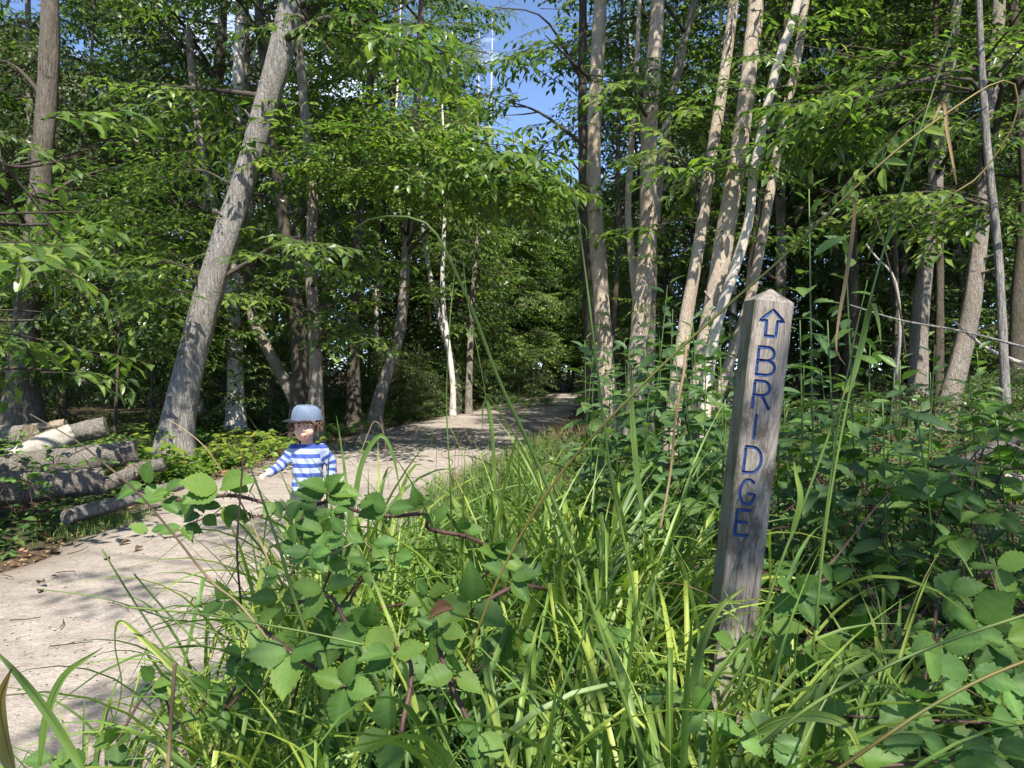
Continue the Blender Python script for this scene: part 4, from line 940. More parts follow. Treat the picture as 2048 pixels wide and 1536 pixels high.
for (x, y, s) in [(-.62, 2.25, .85), (-.38, 2.05, .8), (-.15, 2.3, .9), (.10, 2.1, .9), (.32, 2.25, .95), (-.55, 1.75, .7), (.2, 1.75, .85), (.42, 1.62, .8), (-.8, 2.9, .85), (-.5, 2.8, .95), (-.2, 2.9, .9), (.08, 2.75, 1.0), (.35, 2.85, .95), (.55, 2.6, .85),
                  (.0, 3.4, .95), (.3, 3.5, .95), (.6, 3.4, .9), (-.4, 3.5, .85), (.15, 4.2, .9), (.5, 4.3, .9), (-.2, 4.3, .8), (.85, 4.2, .8), (.3, 5.1, .85), (.75, 5.3, .8), (-.1, 5.4, .7), (-.30, 1.32, .85), (-.05, 1.28, .9), (.18, 1.36, .95), (.34, 1.3, .9), (-.5, 1.42, .85), (-.68, 1.38, .75), (.0, 1.05, .85), (.3, 1.1, .85), (-.3, 1.1, .8), (-.66, 2.62, 1.12), (-.6, 2.3, 1.08), (-.72, 2.42, 1.1), (-.66, 3.1, 1.2), (-.8, 3.2, 1.2), (-.55, 3.3, 1.2), (-.76, 2.9, 1.12), (-.5, 2.5, 1.1), (-.58, 2.75, 1.15), (.12, 2.35, 1.1), (.4, 2.5, 1.1), (-.05, 2.15, 1.05), (-.15, 1.6, .8), (.3, 1.95, .95), (.05, 1.9, .95), (-.35, 2.35, .95), (.45, 2.35, 1.0), (.6, 2.1, .9), (.0, 2.5, 1.0), (.25, 2.6, 1.05), (-.62, 1.2, .5), (-.78, 1.15, .45), (.50, 1.42, .72), (.40, 1.5, .8), (.66, 1.62, .7), (-1.12, 2.1, .7), (-1.0, 2.55, .8), (-1.02, 3.1, .8), (-.9, 3.6, .75), (-1.15, 1.65, .6), (-.7, 2.0, .8), (-.45, 1.65, .75), (-.85, 1.6, .65), (.62, 1.5, .75), (.8, 1.75, .7), (1.0, 2.0, .7), (1.25, 1.9, .7), (-.72, 1.55, .6), (.05, 1.45, .65), (-.25, 1.5, .6), (-.95, 1.75, .6), (.5, 6.3, .8), (1.0, 6.4, .75), (.1, 6.8, .65)]:
    spots.append((x, y, s))
for k, (x, y, s) in enumerate(spots):
    near = y < 3
    sedge(x + gs.normal(0, .04), y + gs.normal(0, .04), 42 if y < 3.2 else 34, s * 1.06, 500 + k, spread=.12)

# grass that nobody could count
def grass_stuff(name, label, pts_, m_, hmin, hmax, wd, seed):
    g = np.random.default_rng(seed); n = len(pts_); pts_ = np.array(pts_)
    yaw = g.uniform(0, 6.283, n); h = g.uniform(hmin, hmax, n); ln = g.uniform(.15, .9, n) * h
    Vs = []; Ts = []
    z0 = height(pts_[:, 0], pts_[:, 1])
    for t, wf in ((0, 1), (.4, .9), (.75, .6), (1, .05)):
        dx = np.cos(yaw) * ln * t ** 2; dy = np.sin(yaw) * ln * t ** 2; dz = h * (t - .25 * t ** 3)
        px_ = -np.sin(yaw) * wd * wf * .5; pyy = np.cos(yaw) * wd * wf * .5
        Vs.append(np.stack([pts_[:, 0] + dx - px_, pts_[:, 1] + dy - pyy, z0 + dz], 1)); Vs.append(np.stack([pts_[:, 0] + dx + px_, pts_[:, 1] + dy + pyy, z0 + dz], 1))
    V = np.stack(Vs, 1).reshape(-1, 3); b = np.arange(n)[:, None] * 8
    T = np.concatenate([b + np.array(f) for f in ((0, 1, 3), (0, 3, 2), (2, 3, 5), (2, 5, 4), (4, 5, 7), (4, 7, 6))])
    o = build(name, V, T, M[m_], tint=np.repeat(g.uniform(0, 1, n), 8)); tag(o, label, 'grass', kind='stuff'); return o
gg = np.random.default_rng(31); P = []
while len(P) < 7000:
    y = gg.uniform(2.7, 15); x = redge(y) + abs(gg.normal(0, .75)) - .08
    if x / y < .75: P.append((x, y))
grass_stuff('grass', 'fine green grass between the sedge clumps and along the right path edge', P, 'grass', .10, .36, .0065, 1)
P = [(at(1140, 870, 13).x + gg.normal(0, .25), 12.5 + gg.normal(0, .5)) for k in range(500)]
grass_stuff('dry_grass', 'straw coloured dry grass at the foot of the sunlit trunks', P, 'straw', .25, .6, .005, 2)
P = []
for k in range(1800):
    a = gg.uniform(0, 1); q = at(150 + 240 * a, 1062 - 75 * a, 5.9 + 1.4 * a); P.append((q.x + gg.normal(0, .12), q.y + gg.normal(0, .16)))
grass_stuff('grass', 'short grass growing along the slim log at the left path edge', P, 'grass', .04, .14, .004, 3)

# ------------------------------------------------------------------ brambles
def trio_dirs(ang, spread=72): return [ang, ang + spread, ang - spread]
def bramble(name, label, trios, r=.004, light=False, extra_cane=(), tail=None, seed=0, group=None, mside=None):
    """trios: (px, py, D, leaflet length in px, [screen angles]) - the cane runs just behind and below the leaves"""
    g = np.random.default_rng(seed); rc = np.array(at(trios[0][0], trios[0][1], trios[0][2]))
    rc[2] = gz(rc[0], rc[1]); root = thing(name, label, 'bramble', rc, group)
    me = BRL if light else BR
    cp = []
    for px, py, D, L, angs in trios:
        b = np.array(at(px, py, D)); cp.append(b + np.array([g.normal(0, .012), .035, -.022]))
    if tail: cp += [np.array(t) for t in tail]
    if len(cp) > 1:
        C = smoothpath(cp, 12 * len(cp)) - rc; V, T = tube(C, [r, r * .8], 7, .08, True, seed); cane = Acc(); cane.add(V, T)
        cn = build('cane', V, T, M['cane_green' if light else 'cane'], smooth=True, parent=root)
        th = Acc()
        for k in range(2, len(C) - 1, 1):
            a = g.uniform(0, 6.28); dd = np.array([math.cos(a), .4 * math.sin(a), math.sin(a)]); p = C[k] + dd * r * .8
            th.add(np.array([p + [.0, 0, .002], p - [0, 0, .002], p + [.002, .001, 0], p + dd * .006]), np.array([(0, 2, 3), (2, 1, 3), (1, 0, 3)]))
        th.build('thorns', [M['cane']], cn, tint=False, smooth=False)['kind'] = 'stuff'
    PA = Acc()
    for i_, (px, py, D, L, angs) in enumerate(trios):
        b = np.array(at(px, py, D)); s = L / F * D
        PA.add(*tube(smoothpath([cp[i_] - rc, (b + cp[i_]) / 2 - rc + [0, 0, .004], b - rc], 5), .0011, 4))
        for a in angs:
            a_ = R(a + g.normal(0, 6)); d = np.array([math.cos(a_), -.45 + g.normal(0, .25), math.sin(a_) * .8 - .1])
            nr = np.array([g.normal(0, .25), -.75 + g.normal(0, .15), .75])
            leaf_obj(me[g.integers(0, len(me))], root, b + d * .004, d, nr, s * g.uniform(.92, 1.2), rc)
    PA.build('petioles', [M['cane_green']], root, tint=False)['kind'] = 'stuff'
    return root
bramble('bramble', 'long thorny bramble arching across the picture in front of the child', [
    (1052, 1112, 1.95, 52, [60, 160, 300]), (985, 1092, 1.85, 42, [110, 40, 0, 280]), (930, 1062, 1.8, 40, [100, 20]), (870, 1045, 1.72, 40, [70, 130]), (838, 1015, 1.7, 50, [150, 40, 100]), (775, 1018, 1.66, 55, [20, 130, 180]), (715, 1008, 1.62, 55, [150, 30]), (655, 985, 1.6, 55, [125, 165, 60, 20, 340]),
    (600, 1000, 1.58, 40, [330, 250]), (548, 1000, 1.57, 40, [250, 300]), (500, 985, 1.57, 40, [150, 60]), (440, 975, 1.58, 78, [150, 30, 200]), (398, 982, 1.6, 50, [330, 290, 250]), (340, 985, 1.62, 30, [180])], .0048, seed=1)
bramble('bramble', 'thin bramble shoot with hanging leaflets over the path edge left of the child', [
    (560, 998, 1.62, 26, [250, 300]), (500, 1020, 1.62, 30, [200, 260]), (447, 1012, 1.62, 40, [170, 290, 330]), (405, 1030, 1.62, 34, [200, 330]), (365, 1050, 1.62, 36, [190, 320, 345]), (300, 1062, 1.62, 32, [150, 30])], .0022, seed=2)
bramble('bramble', 'pale leafed bramble sprig crossing the slim grey log', [(330, 998, 1.7, 55, [170, 330, 60]), (290, 968, 1.72, 52, [200, 320, 80])], .002, seed=3)
bramble('bramble', 'bramble sprig with light green leaflets in front of the child\'s legs', [
    (790, 1110, 1.6, 45, [330, 20]), (745, 1090, 1.58, 48, [0, 340, 30]), (690, 1068, 1.55, 38, [170, 110, 220, 340]), (655, 1090, 1.53, 34, [200]), (620, 1105, 1.52, 42, [200, 160, 330, 20]), (560, 1150, 1.52, 36, [140, 210])], .0026, True, seed=4)
bramble('bramble', 'big dark bramble leaves at the bottom centre of the verge', [
    (958, 1462, 1.25, 70, [125, 330, 265]), (912, 1342, 1.3, 62, [85, 185, 325]), (880, 1258, 1.36, 55, [150, 10, 300]), (945, 1205, 1.42, 88, [200, 330, 80]), (1020, 1160, 1.5, 60, [130, 20, 330])], .0045, seed=5, tail=[at(1100, 1180, 1.8)])
bramble('bramble', 'bramble with five broad serrated leaf groups low in the left centre', [
    (780, 1462, 1.22, 76, [92, 195, 275]), (787, 1308, 1.3, 64, [140, 215, 20]), (735, 1255, 1.36, 80, [118, 75, 345, 190]), (650, 1180, 1.42, 60, [160, 40, 250]), (560, 1200, 1.5, 52, [150, 30, 270])], .004, seed=6)
bramble('bramble', 'bramble with a spotted drooping leaflet left of the bottom centre', [
    (690, 1372, 1.28, 70, [150, 80, 10, 262]), (580, 1305, 1.33, 82, [272, 30, 170]), (520, 1250, 1.4, 55, [150, 60, 280]), (450, 1200, 1.5, 48, [200, 100, 330])], .004, seed=7)
bramble('bramble', 'small bramble with rounded leaflets at the lower left over the path', [
    (236, 1478, 1.45, 50, [95, 180, 35, 285]), (308, 1362, 1.5, 46, [110, 230, 10, 320]), (360, 1440, 1.5, 40, [150, 30, 250]), (420, 1380, 1.6, 42, [120, 30, 300])], .0028, seed=8)
bramble('bramble', 'bramble leaves peeping in at the bottom left corner', [(110, 1515, 1.35, 46, [150, 40, 300]), (170, 1535, 1.35, 50, [120, 20])], .0022, seed=9)
bramble('bramble', 'fresh yellow-green bramble shoot at the foot of the signpost', [
    (1408, 1425, 1.3, 62, [110, 215, 330]), (1478, 1452, 1.28, 70, [150, 20, 320]), (1540, 1490, 1.25, 66, [160, 330, 20]), (1330, 1390, 1.4, 36, [180, 0, 90])], .002, True, seed=10)
bramble('bramble', 'bramble leaflet climbing the lower right face of the signpost', [(1470, 1290, 1.6, 48, [280, 140, 40]), (1540, 1260, 1.65, 60, [20, 150, 300])], .002, seed=11)
bramble('bramble', 'pale arching bramble with drooping young leaves at the lower right corner', [
    (1760, 1490, 1.35, 85, [150, 300, 20]), (1835, 1400, 1.4, 90, [200, 100, 250]), (1880, 1362, 1.42, 70, [120, 330]), (1940, 1340, 1.45, 80, [160, 350, 300]), (2010, 1370, 1.5, 70, [160, 20, 280])], .003, True, seed=12)
bramble('bramble', 'dark bramble leaves massed beside the lower right edge', [
    (2010, 1280, 1.6, 80, [150, 240, 20]), (1950, 1240, 1.65, 85, [160, 60, 300, 220]), (1880, 1290, 1.55, 75, [170, 30, 270]), (1900, 1180, 1.8, 62, [140, 30, 280]), (1990, 1130, 1.9, 70, [290, 170, 40])], .003, seed=13)
bramble('bramble', 'bramble patch in the bottom right corner below the dark stalk', [
    (1990, 1500, 1.3, 85, [150, 30, 250]), (1900, 1520, 1.28, 80, [130, 20, 230]), (1700, 1520, 1.3, 75, [120, 30]), (1620, 1430, 1.4, 66, [150, 40, 280]), (2030, 1440, 1.4, 80, [140, 220])], .003, seed=14)

gq = np.random.default_rng(99)
def mass(label, seed, x0, x1, y0, y1, D0, D1, n, L=(50, 80), light=False):
    T_ = []
    for k in range(n):
        a0 = gq.uniform(0, 360); T_.append((gq.uniform(x0, x1), gq.uniform(y0, y1), gq.uniform(D0, D1), gq.uniform(*L), [a0, a0 + 75, a0 - 75] if k % 4 else [a0, a0 + 72, a0 - 72, a0 + 140, a0 - 140]))
    T_.sort(key=lambda t: t[0] + .5 * t[1]); bramble('bramble', label, T_, .0032, light, seed=seed)
mass('dense bramble leaves filling the bottom centre among the sedge', 40, 560, 1080, 1240, 1530, 1.42, 1.75, 18, (44, 70))
mass('bramble leaves between the sedge left of the signpost foot', 41, 1020, 1330, 1200, 1520, 1.6, 1.9, 6, (36, 52))
mass('low bramble leaves in front of the legs of the child', 45, 555, 690, 1015, 1130, 1.75, 2.1, 11, (36, 50))
mass('bramble leaves overhanging the path edge at the lower left', 42, 380, 640, 1240, 1530, 1.55, 1.85, 9, (36, 56))
mass('shaded bramble leaves behind the arching cane', 43, 620, 1000, 1110, 1240, 1.6, 1.9, 8, (36, 52))
mass('bramble leaves crowding the ground right of the signpost foot', 44, 1540, 2040, 1150, 1530, 1.5, 2.1, 18, (48, 74))
def mound(x, y, s, n, seed, label, group, light=.1, cat='bramble', name='bramble', leafset=None, hgt=.5):
    g = np.random.default_rng(seed); rc = np.array([x, y, gz(x, y)]); root = thing(name, label, cat, rc, group); CA = Acc(); PA = Acc()
    nc = 5
    for c in range(nc):
        a = c * 6.283 / nc + g.uniform(-.5, .5); Lr = s * g.uniform(.5, 1.0)
        C = smoothpath([(0, 0, 0), (math.cos(a) * Lr * .35, math.sin(a) * Lr * .35, hgt * s * g.uniform(.7, 1.1)), (math.cos(a) * Lr, math.sin(a) * Lr, hgt * s * g.uniform(.2, .7))], 10)
        V, T = tube(C, [.0035, .0018], 5, .05); build('cane', V, T, M['cane'], smooth=True, parent=root)
        for k in range(n // nc):
            t_ = g.uniform(.25, 1) * 9; j = min(int(t_), 8); p = C[j] + (C[j + 1] - C[j]) * (t_ - j)
            yaw = g.uniform(0, 6.28); b = p + np.array([math.cos(yaw) * .05, math.sin(yaw) * .05, g.uniform(0, .05)])
            PA.add(*tube(np.array([p, b]), .001, 3)); ls = (BRL if g.uniform() < light else BR) if leafset is None else leafset
            for da in (0, 1.2, -1.2):
                d = np.array([math.cos(yaw + da), math.sin(yaw + da), -.15 + g.normal(0, .2)]); nr = np.array([g.normal(0, .25), -.25 + g.normal(0, .25), 1])
                leaf_obj(ls[g.integers(0, len(ls))], root, b + rc, d, nr, .075 * g.uniform(.75, 1.25), rc)
    PA.build('petioles', [M['cane_green']], root, tint=False)['kind'] = 'stuff'
    return root
def mcopy(o, x, y, rz, s):
    c = copytree(o, (x, y, gz(x, y)), rz, s, o['label'], o['group']); return c
G1 = 'bramble mounds in the undergrowth right of the post'
m0 = mound(1.55, 2.6, 1.0, 28, 1, 'low mound of bramble in the undergrowth right of the signpost', G1, .12)
m1 = mound(1.15, 3.0, 1.0, 28, 2, 'low mound of bramble in the undergrowth right of the signpost', G1, .05)
g = np.random.default_rng(4)
for k, (x, y, s) in enumerate([(1.0, 2.5, .9), (1.9, 2.9, 1.1), (2.2, 3.6, 1.2), (1.6, 3.6, 1.2), (2.7, 4.2, 1.2), (1.35, 4.3, 1.2), (2.0, 4.8, 1.2), (1.05, 3.6, 1.1), (1.25, 2.1, .8), (1.6, 2.1, .9), (2.6, 5.4, 1.2), (3.4, 5.2, 1.2), (1.3, 5.3, 1.1), (3.0, 6.4, 1.2), (1.9, 6.2, 1.2), (1.3, 6.9, 1.1), (2.3, 7.6, 1.2)]):
    mcopy([m0, m1][k % 2], x, y, g.uniform(0, 6.28), s * g.uniform(.9, 1.1))
for k, (x, y, s) in enumerate([(1.75, 3.1, 1.5), (2.5, 3.3, 1.5), (3.0, 4.6, 1.7), (2.2, 5.2, 1.7), (3.8, 5.8, 1.8), (1.2, 4.9, 1.6), (2.9, 2.9, 1.3), (1.45, 2.75, 1.2)]):
    mcopy([m0, m1][k % 2], x, y, g.uniform(0, 6.28), s)
G2 = 'bramble patches among the logs on the left'
m2 = mound(-4.05, 6.3, .9, 26, 3, 'low bramble patch growing round the logs on the left', G2, .35)
for x, y, s in [(-3.95, 5.7, .9), (-4.4, 6.0, .9), (-4.6, 7.6, .8), (-5.2, 7.5, .8), (-4.1, 7.6, .7), (-5.6, 8.6, .8), (-4.5, 8.6, .7), (-3.95, 8.6, .6), (-6.2, 7.9, .9), (-5.0, 9.2, .7)]:
    mcopy(m2, x, y, g.uniform(0, 6.28), s)

# ------------------------------------------------------------------ tall leafy plants
def tallplant(px, ptop, D, n, ll, seed, label, group, base_px=None, mset=None, lean=0):
    g = np.random.default_rng(seed); tp = np.array(at(px, ptop, D)); bp = np.array(at(base_px if base_px else px + g.normal(0, 34), 1000, D + .03)); bp[2] = gz(bp[0], bp[1])
    root = thing('leafy_plant', label, 'plant', bp, group); C = smoothpath([(0, 0, 0), (tp - bp) * .5 + g.normal(0, .015, 3), tp - bp], 14)
    V, T = tube(C, [.005, .004, .0022], 6); build('stem', V, T, M['stalk'], smooth=True, parent=root, tint=np.full(len(V), .3))
    H = tp[2] - bp[2]; ms = mset or SAP
    for k in range(n):
        t = 1 - .82 * (k / n) ** 1.05; j = min(int(t * 13), 12); p = C[j] + (C[min(j + 1, 13)] - C[j]) * (t * 13 - j); yaw = k * 2.4 + g.normal(0, .3)
        up = .9 * max(0, (t - .75) / .25) - .12 + g.normal(0, .15)
        d = np.array([math.cos(yaw), math.sin(yaw), up]); s = ll * (.45 + .55 * min(1, (1 - t) * 5)) * g.uniform(.6, 1.2)
        leaf_obj(ms[g.integers(0, len(ms))], root, p + bp + d * .012, d, (g.normal(0, .15), -.2 + g.normal(0, .15), 1 if up < .6 else .4), s, bp)
    return root
GA = 'tall leafy plants between the sedge and the tree stems'
for k, (px, pt, D) in enumerate([(1188, 700, 3.6), (1225, 760, 3.3), (1258, 690, 3.8), (1300, 740, 3.2), (1335, 570, 3.7), (1352, 700, 3.1), (1385, 640, 3.5), (1412, 720, 3.0), (1440, 690, 3.4), (1290, 830, 2.9), (1370, 800, 2.8), (1210, 850, 3.2), (1450, 800, 2.9)]):
    tallplant(px, pt, D, 24, .165, 600 + k, 'tall plant with dark pointed leaves left of the signpost', GA)
GB = 'tall leafy plants behind the post'
for k, (px, pt, D) in enumerate([(1618, 378, 2.7), (1690, 470, 3.0), (1600, 640, 2.9), (1655, 640, 2.6), (1740, 690, 3.0), (1800, 720, 2.8), (1870, 690, 3.2), (1560, 760, 3.0), (1940, 760, 3.3), (1765, 800, 2.5), (1835, 830, 2.6), (1990, 830, 2.9)]):
    tallplant(px, pt, D, 20 if k > 1 else 26, .15, 640 + k, 'tall plant with broad toothed leaves right of the signpost', GB)
for k in range(11):
    px = 1555 + 45 * k + g.uniform(-12, 12); D = [3.6, 4.6, 5.4, 4.0][k % 4]
    tallplant(px, g.uniform(690, 830), D, 20, .17, 670 + k, 'tall plant with broad toothed leaves right of the signpost', GB)
for k in range(15):
    tallplant(1175 + 19 * k + g.uniform(-10, 10), g.uniform(600, 760), [4.4, 5.2, 3.9][k % 3], 20, .17, 695 + k, 'tall plant with dark pointed leaves left of the signpost', GA)
GY = 'yellow-green shrubs catching the sun beside the child'
YM = [leaflet_mesh('leaf', M['yellow'], .34, 8, .03, .1, .15, .01, seed=k) for k in range(2)]
for k, (px, py, D, s) in enumerate([(480, 905, 10.2, 1.0), (520, 900, 10.0, 1.05), (560, 905, 9.7, .9), (440, 912, 9.9, .8), (500, 925, 9.3, .7), (560, 880, 10.6, .9), (680, 850, 12, 1.0), (700, 835, 12.4, 1.1)]):
    q = at(px, py, D); mound(q.x, q.y, s * .8, 25, 700 + k, 'low yellow-green shrub lit by the sun on the left verge', GY, cat='shrub', name='shrub', leafset=YM if k < 6 else BRL, hgt=.55)
for k, (px, pt, D) in enumerate([(290, 850, 9.2), (315, 862, 9.0), (275, 880, 9.0), (340, 868, 9.3)]):
    tallplant(px, pt, D, 16, .16, 720 + k, 'yellowing chestnut seedling at the foot of the leaning trunk', 'seedlings at the foot of the leaning trunk', mset=YM)

# ferns
def fern_mesh(seed, L=.5):
    g = np.random.default_rng(seed); A = Acc(); t = np.linspace(0, 1, 20); C = np.stack([.03 * np.sin(t * 3), t * L * .85, L * (.55 * t - .55 * t ** 2.2)], 1)
    A.add(*tube(C, [.0025, .001], 4), a=.5)
    for k in range(2, 20):
        w_ = L * .20 * math.sin(math.pi * (k / 20) ** .7) + .008
        for sd_ in (-1, 1):
            d = np.array([sd_ * w_, .25 * w_, -.15 * w_]); p = C[k]
            for q in range(6):
                u = (q + .5) / 6; pl = w_ * .22 * (1 - u * .75); c = p + d * u
                for s2 in (-1, 1):
                    e = np.array([0.15 * pl * sd_, pl * s2, 0])
                    A.add(np.array([c - d * .07, c + d * .07, c + e + d * .03]), np.array([(0, 1, 2)]), a=g.uniform())
    return A.build('frond', [M['fern']], link=False, smooth=False)
FM = [fern_mesh(k, .5) for k in range(3)]
g = np.random.default_rng(8)
for k, (px, py, D, s) in enumerate([(1590, 1040, 3.6, .9), (1680, 1000, 3.9, .9), (1720, 930, 4.6, 1), (1900, 900, 5.4, 1.1), (1980, 930, 5.0, 1.0), (1850, 960, 4.4, .9), (1960, 1000, 4.0, .9), (1010, 792, 24, 2.2), (1060, 790, 25.5, 2.2), (1095, 786, 27, 2.2)]):
    q = at(px, py, D); q.z = gz(q.x, q.y)
    root = thing('fern', 'feathery green fern in the undergrowth right of the signpost' if k < 7 else 'fern on the bank at the left of the far path bend', 'fern', q, 'ferns right of the post' if k < 7 else 'ferns at the bend')
    for f in range(8):
        obj('frond', FM[f % 3], root, Matrix.Rotation(f * .785 + g.normal(0, .2), 4, 'Z') @ Matrix.Rotation(R(g.uniform(0, 35)), 4, 'X') @ Matrix.Scale(s * g.uniform(.8, 1.2), 4))

# ground cover
def cover(name, label, n, fn, m_, lmin, lmax, zmin, zmax, seed, w=.36, cat='ground cover', tilt=.35, level=1):
    g = np.random.default_rng(seed); lv, lt = leaf_geo(level, w, .15, .06); V = []; mats = []
    while len(mats) < n:
        r_ = fn(g)
        if r_ is None: continue
        x, y = r_; yaw = g.uniform(0, 6.28); f = frame((math.cos(yaw), math.sin(yaw), g.normal(-.1, .25)), (g.normal(0, tilt), g.normal(-.1, tilt), 1)); f[:3, :3] *= g.uniform(lmin, lmax)
        cl = .5 + .5 * vnoise(x, y, 3.1, 2); f[:3, 3] = (x, y, gz(x, y) + zmin + (zmax - zmin) * g.uniform(0, 1) * cl); mats.append(f)
    Ms = np.array(mats); Vv = np.einsum('nij,vj->nvi', Ms[:, :3, :3], lv) + Ms[:, None, :3, 3]
    T = (lt[None] + (np.arange(n) * len(lv))[:, None, None]).reshape(-1, 3)
    o = build(name, Vv.reshape(-1, 3), T, M[m_], tint=np.repeat(g.uniform(0, 1, n), len(lv))); return tag(o, label, cat, kind='stuff')
def fl(g):
    y = g.uniform(4.2, 24); d = abs(g.normal(0, 2.3)) + .02 + (.10 if y > 9 else .15); x = ledge(y) - d
    if vnoise(x, y, 1.7, 4) < -.45 or x / y < -.75: return None
    return x, y
cover('ivy_cover', 'low leafy ground cover on the left bank', 15000, fl, 'cover', .05, .10, .01, .22, 1)
def fl2(g):
    y = g.uniform(8.5, 13); x = ledge(y) - .1 - abs(g.normal(0, .7)); return x, y
cover('verge_plants', 'bright low plants along the sunlit left path edge', 2600, fl2, 'leaf_light', .06, .11, .02, .26, 2)
def fr(g):
    y = g.uniform(5, 22); x = redge(y) + .35 + abs(g.normal(0, 2.2))
    if x / y > .75 or (x > 4 and 8.5 < y < 15 and vnoise(x, y, .8, 1) > -.2): return None
    return x, y
cover('undergrowth', 'low leafy undergrowth right of the path', 11000, fr, 'leaf_bg', .06, .12, .02, .35, 3)  # darkened leaf colour stands in for shade on this undergrowth
def fr2(g):
    y = g.uniform(1.5, 6); x = redge(y) + .1 + g.uniform(0, 3.6)
    return (x, y) if x / y < .85 else None
cover('undergrowth', 'small dark leaves filling the ground under the sedge and brambles', 9000, fr2, 'leaf', .04, .09, .01, .28, 4)
def flit(g):
    y = g.uniform(8, 17); x = g.uniform(.28, .75) * y; return x, y
cover('leaf_litter', 'brown fallen leaves covering the clearing in the right-hand wood', 6000, flit, 'deadleaf', .06, .13, .005, .03, 5, .3, 'leaf litter', .3, 0)
def fed(g):
    y = g.uniform(3, 16); e = g.uniform() < .75; x = (ledge(y) + g.normal(.02, .16)) if e else (redge(y) + g.normal(-.05, .1)); return x, y
cover('edge_litter', 'crumbled dead leaves along the path edges', 1500, fed, 'deadleaf', .02, .06, .016, .03, 6, .34, 'leaf litter', .3, 0)
g = np.random.default_rng(12); A = Acc()
ico = np.array([(1, 0, 0), (-1, 0, 0), (0, 1, 0), (0, -1, 0), (0, 0, 1), (0, 0, -1)], float); icf = np.array([(0, 2, 4), (2, 1, 4), (1, 3, 4), (3, 0, 4), (2, 0, 5), (1, 2, 5), (3, 1, 5), (0, 3, 5)])
for k in range(2200):
    y = 2.2 + 10 * g.uniform() ** 1.6; x = g.uniform(ledge(y) + .05, redge(y) - .02); s = g.uniform(.003, .008) * (1.5 if g.uniform() < .05 else 1)
    A.add(ico * s * g.uniform(.6, 1.4, 3) * [1, 1, .6] + [x, y, .018 + .02 * math.sin(math.pi * (x - ledge(y)) / (redge(y) - ledge(y)))], icf)
o = A.build('pebbles', [M['stone']], tint=False, smooth=False); tag(o, 'small pebbles strewn over the path', 'gravel', kind='stuff')
DL = [leaflet_mesh('dead_leaf', M['deadleaf'], .28, 8, .03, .5, .4, .03, seed=k) for k in range(3)]
for k in range(46):
    y = 3 + 7 * g.uniform() ** 1.3; x = ledge(y) + abs(g.normal(0, .5)) if k % 4 else redge(y) - abs(g.normal(0, .5))
    if k < 12: x = ledge(y) - abs(g.normal(0, .25))
    m_ = Matrix.Translation((x, y, max(gz(x, y), .02) + .02)) @ Matrix.Rotation(g.uniform(0, 6.28), 4, 'Z') @ Matrix.Rotation(g.normal(0, .3), 4, 'X') @ Matrix.Scale(g.uniform(.035, .09), 4)
    o = obj('dead_leaf', DL[k % 3], None, m_); tag(o, 'dry brown leaf fallen on or beside the path', 'leaf', 'fallen leaves on the path')
for k in range(16):
    y = 2.8 + 6 * g.uniform(); x = g.uniform(ledge(y), redge(y) - .1); a = g.uniform(0, 3.14); L = g.uniform(.08, .25); p = np.array([x, y, .045])
    d = np.array([math.cos(a), math.sin(a), 0]) * L
    stick('fallen_twig', 'thin dark twig lying on the gravel path', [p, p + d * .5 + g.normal(0, .012, 3) * [1, 1, .1], p + d], [.003, .002], 'twig', 'twig', 'twigs on the path', 6, 4)

# curled brown leaf caught on the brambles
f = frame((-1, -.1, -.25), (.2, -.6, .8)); f[:3, :3] *= .05; f[:3, 3] = at(908, 1218, 1.33)
o = obj('dead_leaf', leaflet_mesh('dead_leaf', M['deadleaf'], .26, 12, .03, .9, .25, .03, seed=5), None, Matrix(f)); tag(o, 'curled orange-brown dead leaf caught on top of the brambles', 'leaf')

# ------------------------------------------------------------------ tall sedge stalks crossing the view
def stalk(label, P, r, m_, seed=0, blade=None, n=40):
    P = [np.array(at(*p)) for p in P]; b = P[0].copy(); root = thing('sedge_stalk', label, 'stalk', b)
    C = smoothpath(P, n) - b; V, T = tube(C, r, 6, .03, True, seed)
    build('stem', V, T, M[m_], smooth=True, parent=root, tint=np.clip(.4 + .3 * np.sin(np.linspace(0, 9, len(V))), 0, 1))
    for (bp, bw, bm) in (blade or []):
        Q = [np.array(at(*p)) - b for p in bp]; Cq = smoothpath(Q, 22); d = np.gradient(Cq, axis=0); sd_ = np.cross(d, [0.15, -1, 0.1]); sd_ /= np.linalg.norm(sd_, axis=1)[:, None]
        t = np.linspace(0, 1, 22); hw = bw * .5 * np.minimum(1, .4 + t * 3) * (1 - np.maximum(0, (t - .5) / .5) ** 1.7 * .95)
        V = np.stack([Cq - sd_ * hw[:, None] + [0, -.002, 0], Cq + [0, .001, 0], Cq + sd_ * hw[:, None] + [0, -.002, 0]], 1).reshape(-1, 3)
        i_ = np.arange(21)[:, None] * 3; j = np.arange(2)[None]; Q4 = np.stack([i_ + j, i_ + j + 1, i_ + 3 + j + 1, i_ + 3 + j], -1).reshape(-1, 4)
        build('leaf_blade', V, np.concatenate([Q4[:, [0, 1, 2]], Q4[:, [0, 2, 3]]]), M[bm], smooth=True, parent=root, tint=np.repeat(t, 3))
    return root
stalk('long green sedge stalk slanting from the bottom centre up to the left', [(1300, 1545, 1.15), (1220, 1320, 1.12), (1150, 1110, 1.1), (1070, 915, 1.08), (1000, 765, 1.05), (945, 620, 1.02), (880, 480, 1.0), (850, 445, 1.0), (800, 432, 1.0), (740, 438, 1.0), (705, 460, 1.0)], [.0030, .0034, .0032, .003, .0022, .0012], 'stalk', 1)
